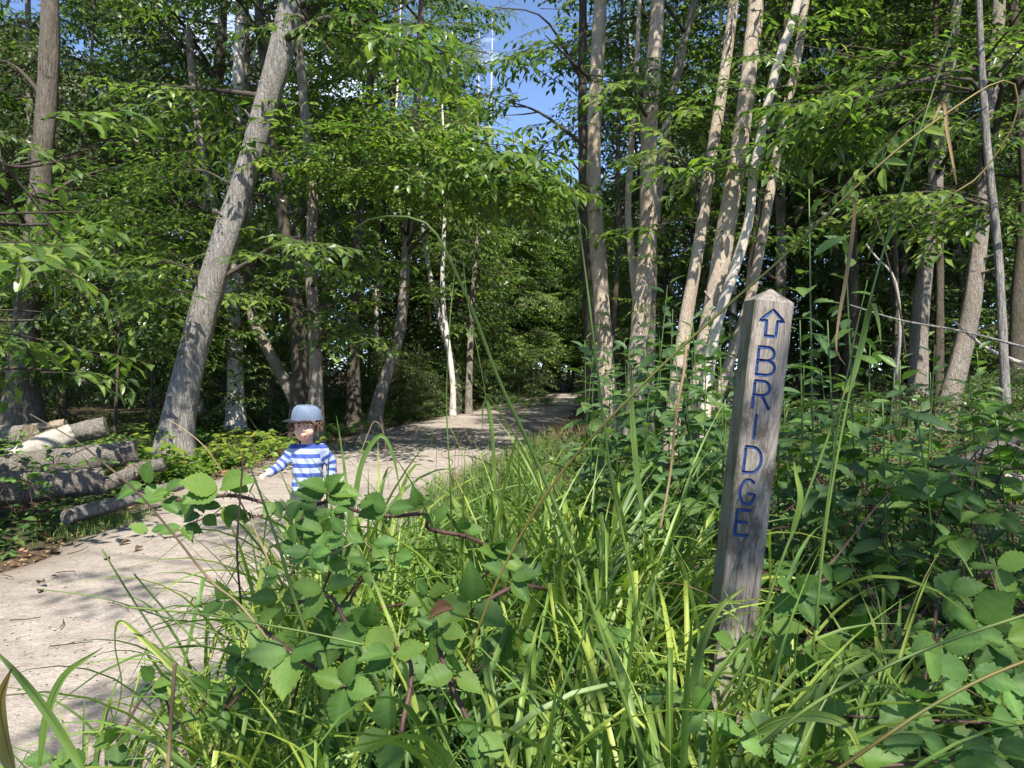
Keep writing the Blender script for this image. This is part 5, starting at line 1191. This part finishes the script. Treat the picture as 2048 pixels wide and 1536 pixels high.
stalk('thin pale green upright stalk left of the two sunlit trunks', [(1330, 1530, 1.6), (1262, 1150, 1.6), (1222, 950, 1.6), (1190, 700, 1.6), (1165, 500, 1.6), (1140, 330, 1.6), (1128, 280, 1.6)], [.0036, .0032, .0026, .0012], 'stalk', 2)
stalk('orange-tinged arching stalk rising from the centre to the upper right', [(930, 1330, 1.0), (1005, 1140, .98), (1120, 950, .95), (1290, 765, .92), (1440, 625, .9), (1560, 520, .88), (1700, 385, .87), (1800, 295, .86), (1900, 222, .86), (1985, 168, .86), (2025, 165, .86), (2036, 200, .86), (2022, 260, .86), (1960, 350, .87), (1900, 390, .87)], [.0016, .0017, .0016, .0013, .0009], 'rust', 3, n=70,
      blade=[([(1690, 395, .87), (1708, 400, .87), (1702, 480, .87), (1690, 560, .87), (1676, 640, .87), (1672, 700, .87), (1690, 730, .87)], .0048, 'straw'), ([(1862, 250, .86), (1885, 205, .86), (1892, 260, .86), (1905, 330, .86), (1912, 370, .86)], .0045, 'straw')])
stalk('thin stalk rising beside the post to the top right', [(1630, 1260, 1.4), (1652, 1050, 1.4), (1690, 830, 1.4), (1740, 600, 1.4), (1800, 390, 1.4), (1860, 200, 1.4), (1925, 0, 1.4), (1945, -60, 1.4)], [.0024, .0022, .0018, .001], 'stalk', 4, blade=[([(1700, 780, 1.4), (1722, 690, 1.4), (1742, 608, 1.39), (1755, 640, 1.38), (1762, 690, 1.38)], .012, 'stalk')])
stalk('slanting green stalk with a yellow-tipped blade just right of the post', [(1440, 1400, 1.45), (1500, 1300, 1.45), (1560, 1130, 1.45), (1610, 1000, 1.45), (1665, 850, 1.45), (1720, 700, 1.45)], [.003, .003, .0016], 'stalk', 5, blade=[([(1580, 1080, 1.45), (1600, 1000, 1.44), (1592, 950, 1.44), (1586, 915, 1.44)], .012, 'stalk')])
stalk('dark thick stalk sweeping across the bottom right corner', [(1660, 1550, .85), (1760, 1480, .85), (1850, 1420, .85), (1960, 1360, .85), (2080, 1310, .85)], [.0022, .0018], 'rust', 6)
stalk('dark green stalk crossing the lower right above the corner', [(1520, 1490, 1.0), (1640, 1400, 1.0), (1780, 1330, 1.0), (1900, 1280, 1.0), (2080, 1220, 1.0)], [.0026, .002], 'stalk', 7)
stalk('bleached dry stalk slanting over the logs at the left', [(560, 1310, 1.35), (480, 1210, 1.35), (420, 1160, 1.35), (340, 1060, 1.35), (270, 980, 1.35), (200, 920, 1.35), (150, 880, 1.35), (60, 828, 1.35)], [.0018, .0022, .0018, .0009], 'straw', 8)
stalk('thin arching stalk from the path edge over the foot of the leaning trunk', [(545, 1140, 1.6), (500, 1040, 1.6), (455, 960, 1.6), (410, 895, 1.6), (370, 860, 1.6), (335, 838, 1.6)], [.002, .001], 'straw', 9)
stalk('upright thin dead brown stem left of the child', [(482, 1210, 1.5), (474, 1100, 1.5), (480, 1000, 1.5), (486, 920, 1.5)], [.0022, .0018], 'twig', 10)
stalk('yellow-green blade-like stalk rising in front of the path left of the child', [(640, 1340, 1.35), (590, 1200, 1.35), (560, 1100, 1.35), (525, 1000, 1.35), (495, 920, 1.35)], [.0032, .003, .0012], 'stalk', 11, blade=[([(625, 1275, 1.35), (640, 1300, 1.33), (650, 1370, 1.32), (655, 1440, 1.32)], .016, 'stalk')])
stalk('broken tan stem standing upright at the lower left', [(335, 1560, 1.1), (342, 1440, 1.1), (350, 1325, 1.1)], [.003, .0028], 'straw', 12)
stalk('pale green stem lying nearly level across the lower left', [(730, 1290, 1.3), (600, 1262, 1.3), (430, 1232, 1.3), (340, 1222, 1.3), (250, 1214, 1.3)], [.0018, .0018, .0016], 'stalk', 13)
stalk('thin dark twig pointing left over the path', [(480, 1280, 1.45), (330, 1235, 1.45), (200, 1195, 1.45), (75, 1178, 1.45)], [.0016, .0009], 'stalk', 14)
stalk('straight green stalk crossing the path at the left, upper of two', [(420, 1410, 1.4), (340, 1310, 1.4), (260, 1190, 1.4), (204, 1098, 1.4)], [.002, .0016], 'stalk', 15)
stalk('straight green stalk crossing the path at the left, right of its twin', [(400, 1290, 1.4), (330, 1220, 1.4), (268, 1148, 1.4)], [.002, .0016], 'stalk', 16)
stalk('broad green blade rising from the bottom left corner', [(180, 1560, .95), (100, 1430, .95), (30, 1340, .95), (-20, 1290, .95)], [.001, .001], 'stalk', 17, blade=[([(180, 1560, .95), (100, 1430, .95), (30, 1340, .95), (-20, 1290, .95)], .012, 'sedge')])
stalk('browning curved blade at the very bottom left', [(30, 1560, .9), (10, 1480, .9), (0, 1400, .9), (25, 1335, .9)], [.001, .001], 'rust', 18, blade=[([(30, 1560, .9), (8, 1480, .9), (2, 1400, .9), (25, 1335, .9)], .016, 'rust')])
stalk('hooked dark green blade over the path at the lower left', [(80, 1530, 1.2), (95, 1430, 1.2), (130, 1350, 1.2), (205, 1295, 1.2)], [.0008, .0008], 'stalk', 19, blade=[([(80, 1530, 1.2), (95, 1430, 1.2), (130, 1350, 1.2), (205, 1295, 1.2)], .012, 'sedge')])
stalk('drooping thin blade bent over the path at the lower left', [(370, 1360, 1.35), (300, 1290, 1.35), (240, 1240, 1.35), (230, 1290, 1.35), (243, 1370, 1.35), (225, 1440, 1.35), (170, 1490, 1.35)], [.0012, .0012], 'stalk', 20, blade=[([(370, 1360, 1.35), (300, 1290, 1.35), (245, 1242, 1.35), (232, 1265, 1.35)], .01, 'sedge')])
stalk('thin upright stalk in front of the path right of the child', [(905, 1130, 2.2), (900, 960, 2.2), (893, 800, 2.2), (900, 640, 2.2), (912, 520, 2.2)], [.0025, .0022, .0012], 'stalk', 21)
stalk('fine stalk leaning left of centre over the path', [(1010, 1080, 2.2), (990, 930, 2.2), (966, 760, 2.2), (935, 600, 2.2), (925, 500, 2.2)], [.002, .0016, .0008], 'stalk', 22)
stalk('bent green blade folded over above the path right of the child', [(690, 1090, 2.0), (712, 1010, 2.0), (730, 920, 2.0), (765, 872, 2.0), (790, 920, 2.0), (800, 990, 2.0)], [.001, .001], 'stalk', 23, blade=[([(690, 1090, 2.0), (708, 1000, 2.0), (728, 915, 2.0), (762, 870, 2.0), (785, 905, 2.0), (800, 980, 2.0)], .013, 'sedge')])
stalk('dry folded blade peaked above the bent green one', [(715, 925, 2.0), (735, 870, 2.0), (750, 843, 2.0), (768, 870, 2.0), (778, 980, 2.0)], [.0012, .0008], 'straw', 24)
stalk('green blade hanging folded over the bright path', [(990, 990, 2.4), (985, 880, 2.4), (975, 800, 2.4), (966, 812, 2.4), (964, 860, 2.4)], [.001, .001], 'stalk', 25, blade=[([(990, 990, 2.4), (985, 870, 2.4), (975, 800, 2.4), (966, 812, 2.4), (964, 862, 2.4)], .011, 'sedge')])
stalk('brown dead stem hanging in front of the undergrowth left of the post', [(1320, 1060, 1.5), (1340, 950, 1.5), (1352, 830, 1.5), (1368, 740, 1.5), (1374, 672, 1.5)], [.0022, .003], 'straw', 26)
stalk('bright green pointed blade standing before the bowed trunk', [(1290, 1050, 1.8), (1270, 930, 1.8), (1262, 800, 1.8), (1262, 730, 1.8)], [.0012, .001], 'stalk', 27, blade=[([(1290, 1050, 1.8), (1272, 930, 1.8), (1263, 800, 1.8), (1263, 728, 1.8)], .014, 'stalk')])
stalk('thin grey-green stem right of the post from the undergrowth upward', [(1625, 1310, 1.6), (1640, 1130, 1.6), (1665, 930, 1.6), (1700, 720, 1.6), (1735, 560, 1.6)], [.0026, .002, .001], 'stalk', 28)
stalk('bright curved blade arching at the bottom right centre', [(1480, 1480, 1.15), (1560, 1440, 1.12), (1640, 1432, 1.1), (1700, 1460, 1.1), (1730, 1540, 1.1)], [.0008, .0008], 'stalk', 29, blade=[([(1480, 1480, 1.15), (1560, 1440, 1.12), (1640, 1432, 1.1), (1700, 1460, 1.1), (1730, 1540, 1.1)], .016, 'stalk')])
stalk('blade curving up across the lower part of the post', [(1380, 1400, 1.35), (1400, 1300, 1.35), (1435, 1220, 1.35), (1490, 1172, 1.35)], [.0008, .0008], 'stalk', 30, blade=[([(1380, 1400, 1.35), (1400, 1300, 1.35), (1435, 1220, 1.35), (1490, 1172, 1.35)], .016, 'stalk')])

g = np.random.default_rng(55)
for k in range(22):
    px = g.uniform(860, 1230); D = g.uniform(3.0, 5.5); top = g.uniform(855, 960); lean = g.uniform(-45, 45)
    P = [np.array(at(px, top + 190, D)), np.array(at(px + lean * .4, top + 60, D)), np.array(at(px + lean, top, D)), np.array(at(px + lean * 1.7, top + 18, D)), np.array(at(px + lean * 2.0, top + 50, D))]
    P[0][2] = gz(P[0][0], P[0][1])
    o = stick('seed_stalk', 'thin brown sedge stalk with drooping seed spikes over the verge', P, [.0018, .0014, .0008], 'straw', 'stalk', 'drooping seed stalks on the verge', 18, 4, .03, k)
    C = smoothpath([p - P[0] for p in P], 18)
    for q in (11, 14, 17):
        c = C[q]; d = np.array([g.normal(0, .02), 0, -.07 * g.uniform(.7, 1.3)])
        V, T = tube(smoothpath([c, c + d * .4 + [d[0], 0, .004], c + d], 8), [.0006, .0028, .0026, .0008], 5, .15, True, q)
        build('seed_spike', V, T, M['rust' if k % 2 else 'straw'], smooth=True, parent=o, tint=np.full(len(V), .3))
# ------------------------------------------------------------------ the child on the path
def person():
    s = 5.1 / F
    loc = np.array(at(605, 1128, 5.1)); loc[2] = .035
    def pp(px, py, dy=0.0): return np.array([(px - 605) * s, dy, (1128 - py) * s])
    m, n, l, p = mat('skin'); p.inputs['Base Color'].default_value = (.62, .36, .26, 1); p.inputs['Roughness'].default_value = .55
    p.inputs['Subsurface Weight'].default_value = .15; p.inputs['Subsurface Radius'].default_value = (.012, .005, .003); skin = m
    v = objcoord(n, l); a = noise(n, l, v, 22, 3); l.new(ramp(n, l, a.outputs['Fac'], [(.3, (.60, .335, .24)), (.7, (.66, .40, .295))]).outputs[0], p.inputs['Base Color'])
    m, n, l, p = mat('striped jersey'); at_ = n.new('ShaderNodeAttribute'); at_.attribute_name = 's'
    fr_ = n.new('ShaderNodeMath'); fr_.operation = 'FRACT'; l.new(at_.outputs['Fac'], fr_.inputs[0])
    r = ramp(n, l, fr_.outputs[0], [(0, (.03, .062, .25)), (.44, (.03, .062, .25)), (.47, (.29, .335, .46)), (.97, (.29, .335, .46))]); l.new(r.outputs[0], p.inputs['Base Color']); p.inputs['Roughness'].default_value = .85
    v = objcoord(n, l); a = noise(n, l, v, 24, 4, .6); l.new(bump(n, l, a.outputs['Fac'], .6, .02), p.inputs['Normal']); jersey = m
    shorts = simple('grey shorts', (.05, .052, .055), .9, .2, .3, 30); cap_m = simple('cap cloth', (.13, .165, .225), .85, .2, .08, 200, .1)
    brim_m = simple('black brim', (.018, .018, .02), .6, .3, .2, 40, .05); hair_m = simple('brown hair', (.10, .055, .03), .55, .4, .4, 60, .1)
    white = simple('white sole', (.6, .58, .54), .7, .3, .1, 40, 0); shoe_m = simple('canvas shoe', (.10, .10, .105), .8, .2, .2, 60, .1)
    lip = simple('lips', (.46, .17, .15), .45, .4, .1, 40, 0); eyew = simple('eye white', (.75, .73, .70), .25, .5, .02, 10, 0); iris = simple('iris', (.05, .035, .025), .2, .5, .1, 30, 0)
    blue_c = simple('jersey collar', (.03, .062, .25), .85, .2, .1, 60, .1)

    def ell(A, c, r, rot=None, nu=20, nv=14):
        u = np.linspace(0, 2 * np.pi, nu, endpoint=False); w_ = np.linspace(0, np.pi, nv)
        P = np.stack([np.outer(np.sin(w_), np.cos(u)) * r[0], np.outer(np.sin(w_), np.sin(u)) * r[1], np.outer(np.cos(w_), np.ones(nu)) * r[2]], -1).reshape(-1, 3)
        if rot is not None: P = P @ np.array(rot).T
        P = P + np.array(c); i_ = np.arange(nv - 1)[:, None] * nu; j = np.arange(nu)[None]; j2 = (j + 1) % nu
        A.add(P, np.stack([i_ + j, i_ + nu + j, i_ + nu + j2, i_ + j2], -1).reshape(-1, 4))
    def limb(A, P, r, n_=16, seg=14): A.add(*tube(smoothpath(P, n_), r, seg)); [ell(A, q, (x,) * 3, nu=12, nv=8) for q, x in ((P[0], r[0]), (P[-1], r[-1]))]
    def loft(A, rings, seg=26):
        V = []
        for (c, rx, ry) in rings:
            t = np.linspace(0, 2 * np.pi, seg, endpoint=False); V.append(np.array(c) + np.stack([rx * np.sign(np.cos(t)) * np.abs(np.cos(t)) ** .85, ry * np.sign(np.sin(t)) * np.abs(np.sin(t)) ** .85, 0 * t], 1))
        k = len(rings); V = np.concatenate(V + [[rings[0][0]], [rings[-1][0]]]); i_ = np.arange(k - 1)[:, None] * seg; j = np.arange(seg)[None]; j2 = (j + 1) % seg
        Q = np.stack([i_ + j, i_ + j2, i_ + seg + j2, i_ + seg + j], -1).reshape(-1, 4); T = np.concatenate([Q[:, [0, 1, 2]], Q[:, [0, 2, 3]]])
        j = np.arange(seg); j2 = (j + 1) % seg; b = (k - 1) * seg
        A.add(V, np.vstack([T, np.stack([j2, j, np.full(seg, k * seg)], 1), np.stack([b + j, b + j2, np.full(seg, k * seg + 1)], 1)]))
    def fuse(A, name, mt, vox, it=3, parent=None):
        o = A.build(name, [mt], parent, tint=False)
        md = o.modifiers.new('r', 'REMESH'); md.mode = 'VOXEL'; md.voxel_size = vox; md.use_smooth_shade = True
        sm = o.modifiers.new('s', 'SMOOTH'); sm.factor = .5; sm.iterations = it
        bpy.context.view_layer.update(); dg = bpy.context.evaluated_depsgraph_get()
        me = bpy.data.meshes.new_from_object(o.evaluated_get(dg)); o.modifiers.clear(); o.data = me
        if not me.materials: me.materials.append(mt)
        return o
    # head frame: front is -Y, turned a little to the child's right
    HY = Matrix.Rotation(R(7), 3, 'Z') @ Matrix.Rotation(R(3), 3, 'Y') @ Matrix.Rotation(R(2), 3, 'X'); HC = pp(613, 867, -.012); Hn = np.array(HY) * 1.2
    def hd(x, y, z): return Hn @ np.array([x, y, z]) + HC
    A = Acc()
    ell(A, hd(0, .012, .028), (.069, .082, .078), Hn); ell(A, hd(0, -.018, -.022), (.052, .057, .058), Hn); ell(A, hd(0, -.034, -.054), (.030, .030, .022), Hn)
    for q in (-1, 1):
        ell(A, hd(q * .030, -.052, -.022), (.022, .018, .022), Hn); ell(A, hd(q * .070, .012, -.004), (.008, .016, .022), Hn)
        ell(A, hd(q * .027, -.062, .020), (.020, .010, .008), Hn)
    ell(A, hd(0, -.075, -.012), (.0085, .009, .008), Hn); ell(A, hd(0, -.072, .002), (.0065, .010, .018), Hn)
    for q in (-1, 1): ell(A, hd(q * .009, -.073, -.015), (.006, .006, .005), Hn)
    ell(A, hd(0, -.069, -.037), (.019, .008, .008), Hn)
    # neck, trunk
    limb(A, [pp(614, 882, .012), pp(614, 915, .02)], [.037, .040])
    loft(A, [(pp(614, 1030, .01), .075, .06), (pp(614, 1008, .01), .092, .072), (pp(615, 985, .008), .086, .068), (pp(616, 955, .008), .090, .070), (pp(616, 930, .01), .094, .066), (pp(616, 912, .014), .082, .052), (pp(615, 903, .016), .05, .042)])
    RA = [pp(588, 914, .015), pp(566, 942, -.015), pp(549, 956, -.10)]; LA_ = [pp(644, 914, .02), pp(662, 946, .03), pp(661, 977, -.02)]
    limb(A, RA, [.034, .027, .019]); limb(A, LA_, [.034, .027, .019])
    RL = [pp(594, 1018, .01), pp(588, 1062, -.025), pp(590, 1112, .01)]; LL = [pp(634, 1018, .01), pp(637, 1058, .03), pp(640, 1098, .14)]
    for Lg in (RL, LL): limb(A, Lg, [.056, .041, .042, .026])
    # hands
    def hand(wr, d, up, side):
        d = np.array(d, float); d /= np.linalg.norm(d); up = np.array(up, float); up -= d * np.dot(up, d); up /= np.linalg.norm(up); sd_ = np.cross(d, up)
        rot = np.stack([sd_, up, d], 1); ell(A, wr + d * .030, (.023, .011, .028), rot)
        for k, (o_, ln) in enumerate(((-.017, .034), (-.006, .040), (.006, .038), (.016, .030))):
            b = wr + d * .050 + sd_ * o_
            A.add(*tube(smoothpath([b - d * .01, b + d * ln * .45 - up * .004, b + d * ln * .75 - up * .015, b + d * ln * .72 - up * .028], 10), [.0062, .0056, .0045], 8))
        b = wr + d * .018 + sd_ * side * .018
        A.add(*tube(smoothpath([b, b + sd_ * side * .016 + d * .014 - up * .006, b + sd_ * side * .018 + d * .032 - up * .014], 8), [.008, .0065, .005], 8))
    hand(RA[-1], (-.35, -.7, -.12), (0, -.1, 1), 1); hand(LA_[-1], (-.08, -.2, -1), (1, -.3, 0), 1)
    body = fuse(A, 'person', skin, .0036, 3)
    body.location = loc
    tag(body, 'smiling small child in a grey cap and blue striped top standing on the path', 'person')
    # eyes, brows, mouth
    for q in (-1, 1):
        E = Acc(); ell(E, hd(q * .0265, -.0605, .006), (.0115, .0085, .0072), Hn, 16, 12); eo = E.build('eye', [eyew], body, tint=False)
        E = Acc(); ell(E, hd(q * .0265 - .001, -.0665, .0055), (.0056, .0032, .0058), Hn, 12, 8); E.build('iris', [iris], eo, tint=False)
        E = Acc(); E.add(*tube(smoothpath([hd(q * .0145, -.0685, .020), hd(q * .027, -.0685, .0245), hd(q * .041, -.058, .020)], 8), [.0022, .0026, .0012], 6)); E.build('eyebrow', [hair_m], body, tint=False)
        E = Acc(); E.add(*tube(smoothpath([hd(q * .0155, -.0655, .008), hd(q * .027, -.0695, .0135), hd(q * .038, -.0620, .008)], 8), [.0012, .0017, .0010], 6)); E.build('eyelid', [hair_m], body, tint=False)
    E = Acc()
    E.add(*tube(smoothpath([hd(-.0225, -.0665, -.0325), hd(-.010, -.0750, -.0375), hd(0, -.0765, -.0385), hd(.010, -.0750, -.0375), hd(.0225, -.0665, -.0325)], 14), [.0010, .0030, .0034, .0030, .0010], 8))
    E.add(*tube(smoothpath([hd(-.017, -.0685, -.0375), hd(0, -.0760, -.0435), hd(.017, -.0685, -.0375)], 12), [.0010, .0036, .0010], 8)); E.build('mouth', [lip], body, tint=False)
    # jersey
    A = Acc(); o8 = .009
    loft(A, [(pp(614, 1001, .01), .103, .083), (pp(615, 985, .008), .098, .080), (pp(616, 955, .008), .100, .080), (pp(616, 930, .01), .103, .075), (pp(616, 913, .014), .090, .060), (pp(615, 905, .016), .062, .050), (pp(615, 901, .016), .05, .046)])
    for Pq in (RA, LA_): limb(A, Pq, [.045, .038, .0285])
    top_ = fuse(A, 'jersey', jersey, .0042, 4, body)
    co = np.empty(len(top_.data.vertices) * 3, np.float32); top_.data.vertices.foreach_get('co', co); co = co.reshape(-1, 3)
    # drape: small folds
    sv = co[:, 2] / .062 + .35
    for Pq in (RA, LA_):
        C = smoothpath(Pq, 40); dist = np.linalg.norm(co[:, None] - C[None], axis=2); k = dist.argmin(1); dd = dist.min(1)
        along = np.r_[0, np.cumsum(np.linalg.norm(np.diff(C, axis=0), axis=1))][k]
        ax_ = np.abs(co[:, 0] - pp(615, 0)[0]); slv = (dd < .056) & ((ax_ > .098) | (k > 14)) & (k > 2)
        sv = np.where(slv, (along + .01) / .052, sv)
    co2 = co + .0035 * np.stack([np.sin(co[:, 2] * 70 + co[:, 0] * 60), np.sin(co[:, 2] * 55 + co[:, 0] * 90 + 1), 0 * sv], 1)
    top_.data.vertices.foreach_set('co', co2.astype(np.float32).ravel())
    a_ = top_.data.attributes.new('s', 'FLOAT', 'POINT'); a_.data.foreach_set('value', sv.astype(np.float32))
    E = Acc(); t = np.linspace(0, 2 * np.pi, 25); E.add(*tube(pp(615, 902, .015) + np.stack([.053 * np.cos(t), .047 * np.sin(t), -.012 * np.sin(-t) * 0 - .010 * (np.sin(t) < 0) * -np.sin(t)], 1), .0075, 8)); E.build('collar', [blue_c], top_, tint=False)
    # shorts
    A = Acc(); loft(A, [(pp(614, 1042, .01), .080, .060), (pp(614, 1030, .01), .108, .084), (pp(614, 1010, .01), .112, .086), (pp(614, 992, .01), .097, .078)])
    for Lg in (RL, LL):
        L2 = [Lg[0], Lg[0] * .5 + Lg[1] * .5 + np.array([0, -.004, 0]), Lg[0] * .12 + Lg[1] * .88]; A.add(*tube(smoothpath(L2, 10), [.068, .064, .063], 18))
    fuse(A, 'shorts', shorts, .005, 3, body)
    # shoes
    for nm, Lg, yaw in (('shoe', RL, -25), ('shoe', LL, -5)):
        ft = Lg[-1].copy(); ft[2] = max(ft[2] - .035, .0); rot = np.array(Matrix.Rotation(R(yaw), 3, 'Z'))
        A = Acc(); ell(A, ft + rot @ np.array([0, -.035, .026]), (.034, .078, .026), rot); ell(A, ft + rot @ np.array([0, .012, .042]), (.032, .036, .038), rot)
        so = fuse(A, nm, shoe_m, .005, 2, body)
        A = Acc(); ell(A, ft + rot @ np.array([0, -.032, .008]), (.037, .083, .011), rot); A.build('sole', [white], so, tint=False)
    # hair
    A = Acc(); ell(A, hd(0, .022, .020), (.073, .078, .072), Hn, 28, 18); g = np.random.default_rng(4)
    for k in range(150):
        a = R(g.uniform(-38, 218)) if k < 115 else R(g.uniform(218, 322)); fr_ = 218 < math.degrees(a) < 322
        r0 = np.array([.072 * math.cos(a), .014 + .080 * math.sin(a), g.uniform(.018, .042)])
        o_ = np.array([math.cos(a), math.sin(a), 0]); ln = g.uniform(.024, .042) if not fr_ else g.uniform(.012, .022)
        if fr_: r0[2] = .046; r0[1] -= .002
        curl = g.normal(0, .012, 3)
        P = [r0, r0 + o_ * .010 + np.array([0, 0, -.4 * ln]) + curl * .3, r0 + o_ * g.uniform(.004, .022) + np.array([0, 0, -ln]) + curl]
        A.add(*tube(smoothpath([hd(*q) for q in P], 7), [.006, .0055, .0012], 5))
    # keep hair out of the face
    hv = np.concatenate(A.V)
    hair = A.build('hair', [hair_m], body, tint=False)
    # cap: crown with a flat front, button, stitched panels, flat brim
    Hk = np.array(Matrix.Rotation(R(-32), 3, 'Z')) @ Hn * np.array([.94, .94, .94])
    def hd(x, y, z): return Hk @ np.array([x, y, z]) + HC
    A = Acc(); nu, nv = 40, 14; V = []
    for i_ in range(nv):
        f_ = i_ / (nv - 1); ph = f_ * math.pi / 2
        for j in range(nu):
            a = 2 * math.pi * j / nu; rx, ry = .083, .097
            rad_ = math.cos(ph) ** .55 if f_ < 1 else 0; zf = math.sin(ph) ** .95
            V.append(hd(rx * rad_ * math.cos(a), .010 + ry * rad_ * math.sin(a), .044 + .083 * zf + (.010 if math.sin(a) < 0 else 0) * math.sin(-a) * math.sin(math.pi * f_)))
    i_ = np.arange(nv - 1)[:, None] * nu; j = np.arange(nu)[None]; j2 = (j + 1) % nu
    A.add(np.array(V), np.stack([i_ + j, i_ + j2, i_ + nu + j2, i_ + nu + j], -1).reshape(-1, 4)); cap = A.build('cap', [cap_m], body, tint=False)
    cap['label'] = 'light grey-blue snapback cap with a flat black brim'
    E = Acc(); ell(E, hd(0, .010, .128), (.008, .008, .004), Hn, 10, 6); E.build('button', [cap_m], cap, tint=False)
    E = Acc(); V = []; nr = 24
    for lay, dz in ((0, 0), (1, -.004)):
        for k in range(nr + 1):
            a = R(200 + 140 * k / nr); c_, s_ = math.cos(a), math.sin(a); u = (k / nr - .5) * 2
            inner = (.084 * c_, .010 + .098 * s_, .046); ext = .078 * max(0, 1 - abs(u) ** 3.2) ; outer = (.084 * c_ * (1 + .12 * (1 - abs(u))), .010 + .098 * s_ - ext, .046 - .006 * u * u + .001)
            V += [hd(inner[0], inner[1], inner[2] + dz), hd((inner[0] + outer[0]) / 2, (inner[1] + outer[1]) / 2, (inner[2] + outer[2]) / 2 + .003 + dz), hd(outer[0], outer[1], outer[2] + dz)]
    k3 = np.arange(nr)[:, None] * 3; j = np.arange(2)[None]; Q = np.stack([k3 + j, k3 + j + 1, k3 + 3 + j + 1, k3 + 3 + j], -1).reshape(-1, 4); off = 3 * (nr + 1)
    rim = np.array([(3 * k + 2, 3 * k + 5, off + 3 * k + 5, off + 3 * k + 2) for k in range(nr)])
    E.add(np.array(V), np.vstack([Q, Q[:, ::-1] + off, rim])); E.build('brim', [brim_m], cap, tint=False, smooth=False)
    E = Acc(); t = np.linspace(0, 2 * np.pi, 33); E.add(*tube(np.array([hd(.0825 * math.cos(x), .010 + .0965 * math.sin(x), .046) for x in t]), .0032, 6)); E.build('band', [cap_m], cap, tint=False)
    for k in range(6):
        a = R(30 + 60 * k); P = [hd(.0838 * math.cos(q * math.pi / 2) ** .55 * math.cos(a), .010 + .098 * math.cos(q * math.pi / 2) ** .55 * math.sin(a), .045 + .0835 * math.sin(q * math.pi / 2) ** .95 + (.010 * math.sin(-a) * math.sin(math.pi * q) if math.sin(a) < 0 else 0)) for q in np.linspace(0, .985, 12)]
        E = Acc(); E.add(*tube(np.array(P), .0011, 4)); E.build('seam', [cap_m], cap, tint=False)
    return body
person()

# ------------------------------------------------------------------ labels: tell repeats apart by where they stand in the picture
ORD = 'first second third fourth fifth sixth seventh eighth ninth tenth eleventh twelfth thirteenth fourteenth fifteenth sixteenth seventeenth eighteenth nineteenth twentieth'.split()
def ordn(k): return ORD[k] if k < 20 else ('twenty-' + ORD[k - 20] if k < 29 else ('thirtieth' if k == 29 else 'thirty-' + ORD[k - 30] if k < 39 else 'fortieth'))
def px_of(o):
    c = o.matrix_world.translation; return c.x / max(c.y, .3)
bpy.context.view_layer.update()
from collections import defaultdict
grp = defaultdict(list)
for o in bpy.data.objects:
    if o.parent is None and o.get('group') and o.get('label'): grp[(o['group'], o['label'])].append(o)
SHORT = {
 'drooping seed stalks on the verge': ('brown seed stalk', ['drooping over the near verge', 'drooping over the far verge']),
 'sedge clumps on the verge': ('sedge clump', ['nearest the viewer', 'in the near middle of the verge', 'in the far middle of the verge', 'at the far end of the verge']),
 'background trees in the left wood': ('leafy background tree', ['in front in the left wood', 'at the back of the left wood']),
 'background trees in the right wood': ('leafy background tree', ['in front in the right wood', 'at the back of the right wood']),
 'slim stems in the right wood': ('slim stem', ['in the front of the right wood', 'midway into the right wood', 'at the back of the right wood']),
 'slim stems in the left wood': ('slim stem', ['in front in the left wood', 'at the back of the left wood']),
 'shrubs in the left wood': ('low shrub', ['in front under the left trees', 'farther back under the left trees']),
 'shrubs in the right wood': ('low shrub', ['under the front trees on the right', 'farther back under the right trees']),
 'shrubs in the near undergrowth on the right': ('low leafy shrub', ['in the near undergrowth right of the signpost']),
 'tall leafy plants behind the post': ('tall broad-leaved plant', ['close behind the signpost', 'farther behind the signpost']),
 'tall leafy plants between the sedge and the tree stems': ('tall pointed-leaved plant', ['left of the signpost in the front', 'left of the signpost farther back']),
 'bramble mounds in the undergrowth right of the post': ('bramble mound', ['right of the signpost near the viewer', 'right of the signpost farther off']),
 'bramble patches among the logs on the left': ('low bramble patch', ['among the logs on the left']),
 'trees at the bend of the path': ('leafy tree', ['closing the far bend']),
 'dense trees at the bend of the path': ('dense bright green tree', ['in front at the far bend', 'behind at the far bend']),
 'shrubs at the far bend': ('low shrub', ['beside the far bend of the path']),
 'shaded chestnut saplings under the trees on the left': ('dark-leaved chestnut sapling', ['under the trees on the left']),
 'yellow-green shrubs catching the sun beside the child': ('sunlit yellow-green shrub', ['on the left verge beside the child']),
 'seedlings at the foot of the leaning trunk': ('yellowing chestnut seedling', ['at the foot of the leaning trunk']),
 'ferns right of the post': ('feathery fern', ['in the undergrowth right of the signpost']),
 'ferns at the bend': ('fern', ['on the bank at the far path bend']),
 'far birches rising into the strip of sky': ('tall thin white birch', ['in the strip of sky']),
 'pale sunlit oaks far behind the left wood': ('pale sunlit oak', ['far behind the left wood']),
}
for (gname, lab), os_ in grp.items():
    if len(os_) < 2 or gname not in SHORT: continue
    noun, rows = SHORT[gname]; os_.sort(key=lambda o: o.matrix_world.translation.y); n = len(os_); k = len(rows)
    for r in range(k):
        row = sorted(os_[r * n // k:(r + 1) * n // k], key=px_of); m_ = len(row)
        for q, o in enumerate(row):
            o['label'] = ('leftmost ' if q == 0 else 'rightmost ' if q == m_ - 1 else '') + noun + ' ' + rows[r] + ('' if q in (0, m_ - 1) else ', ' + ordn(q) + ' from left')
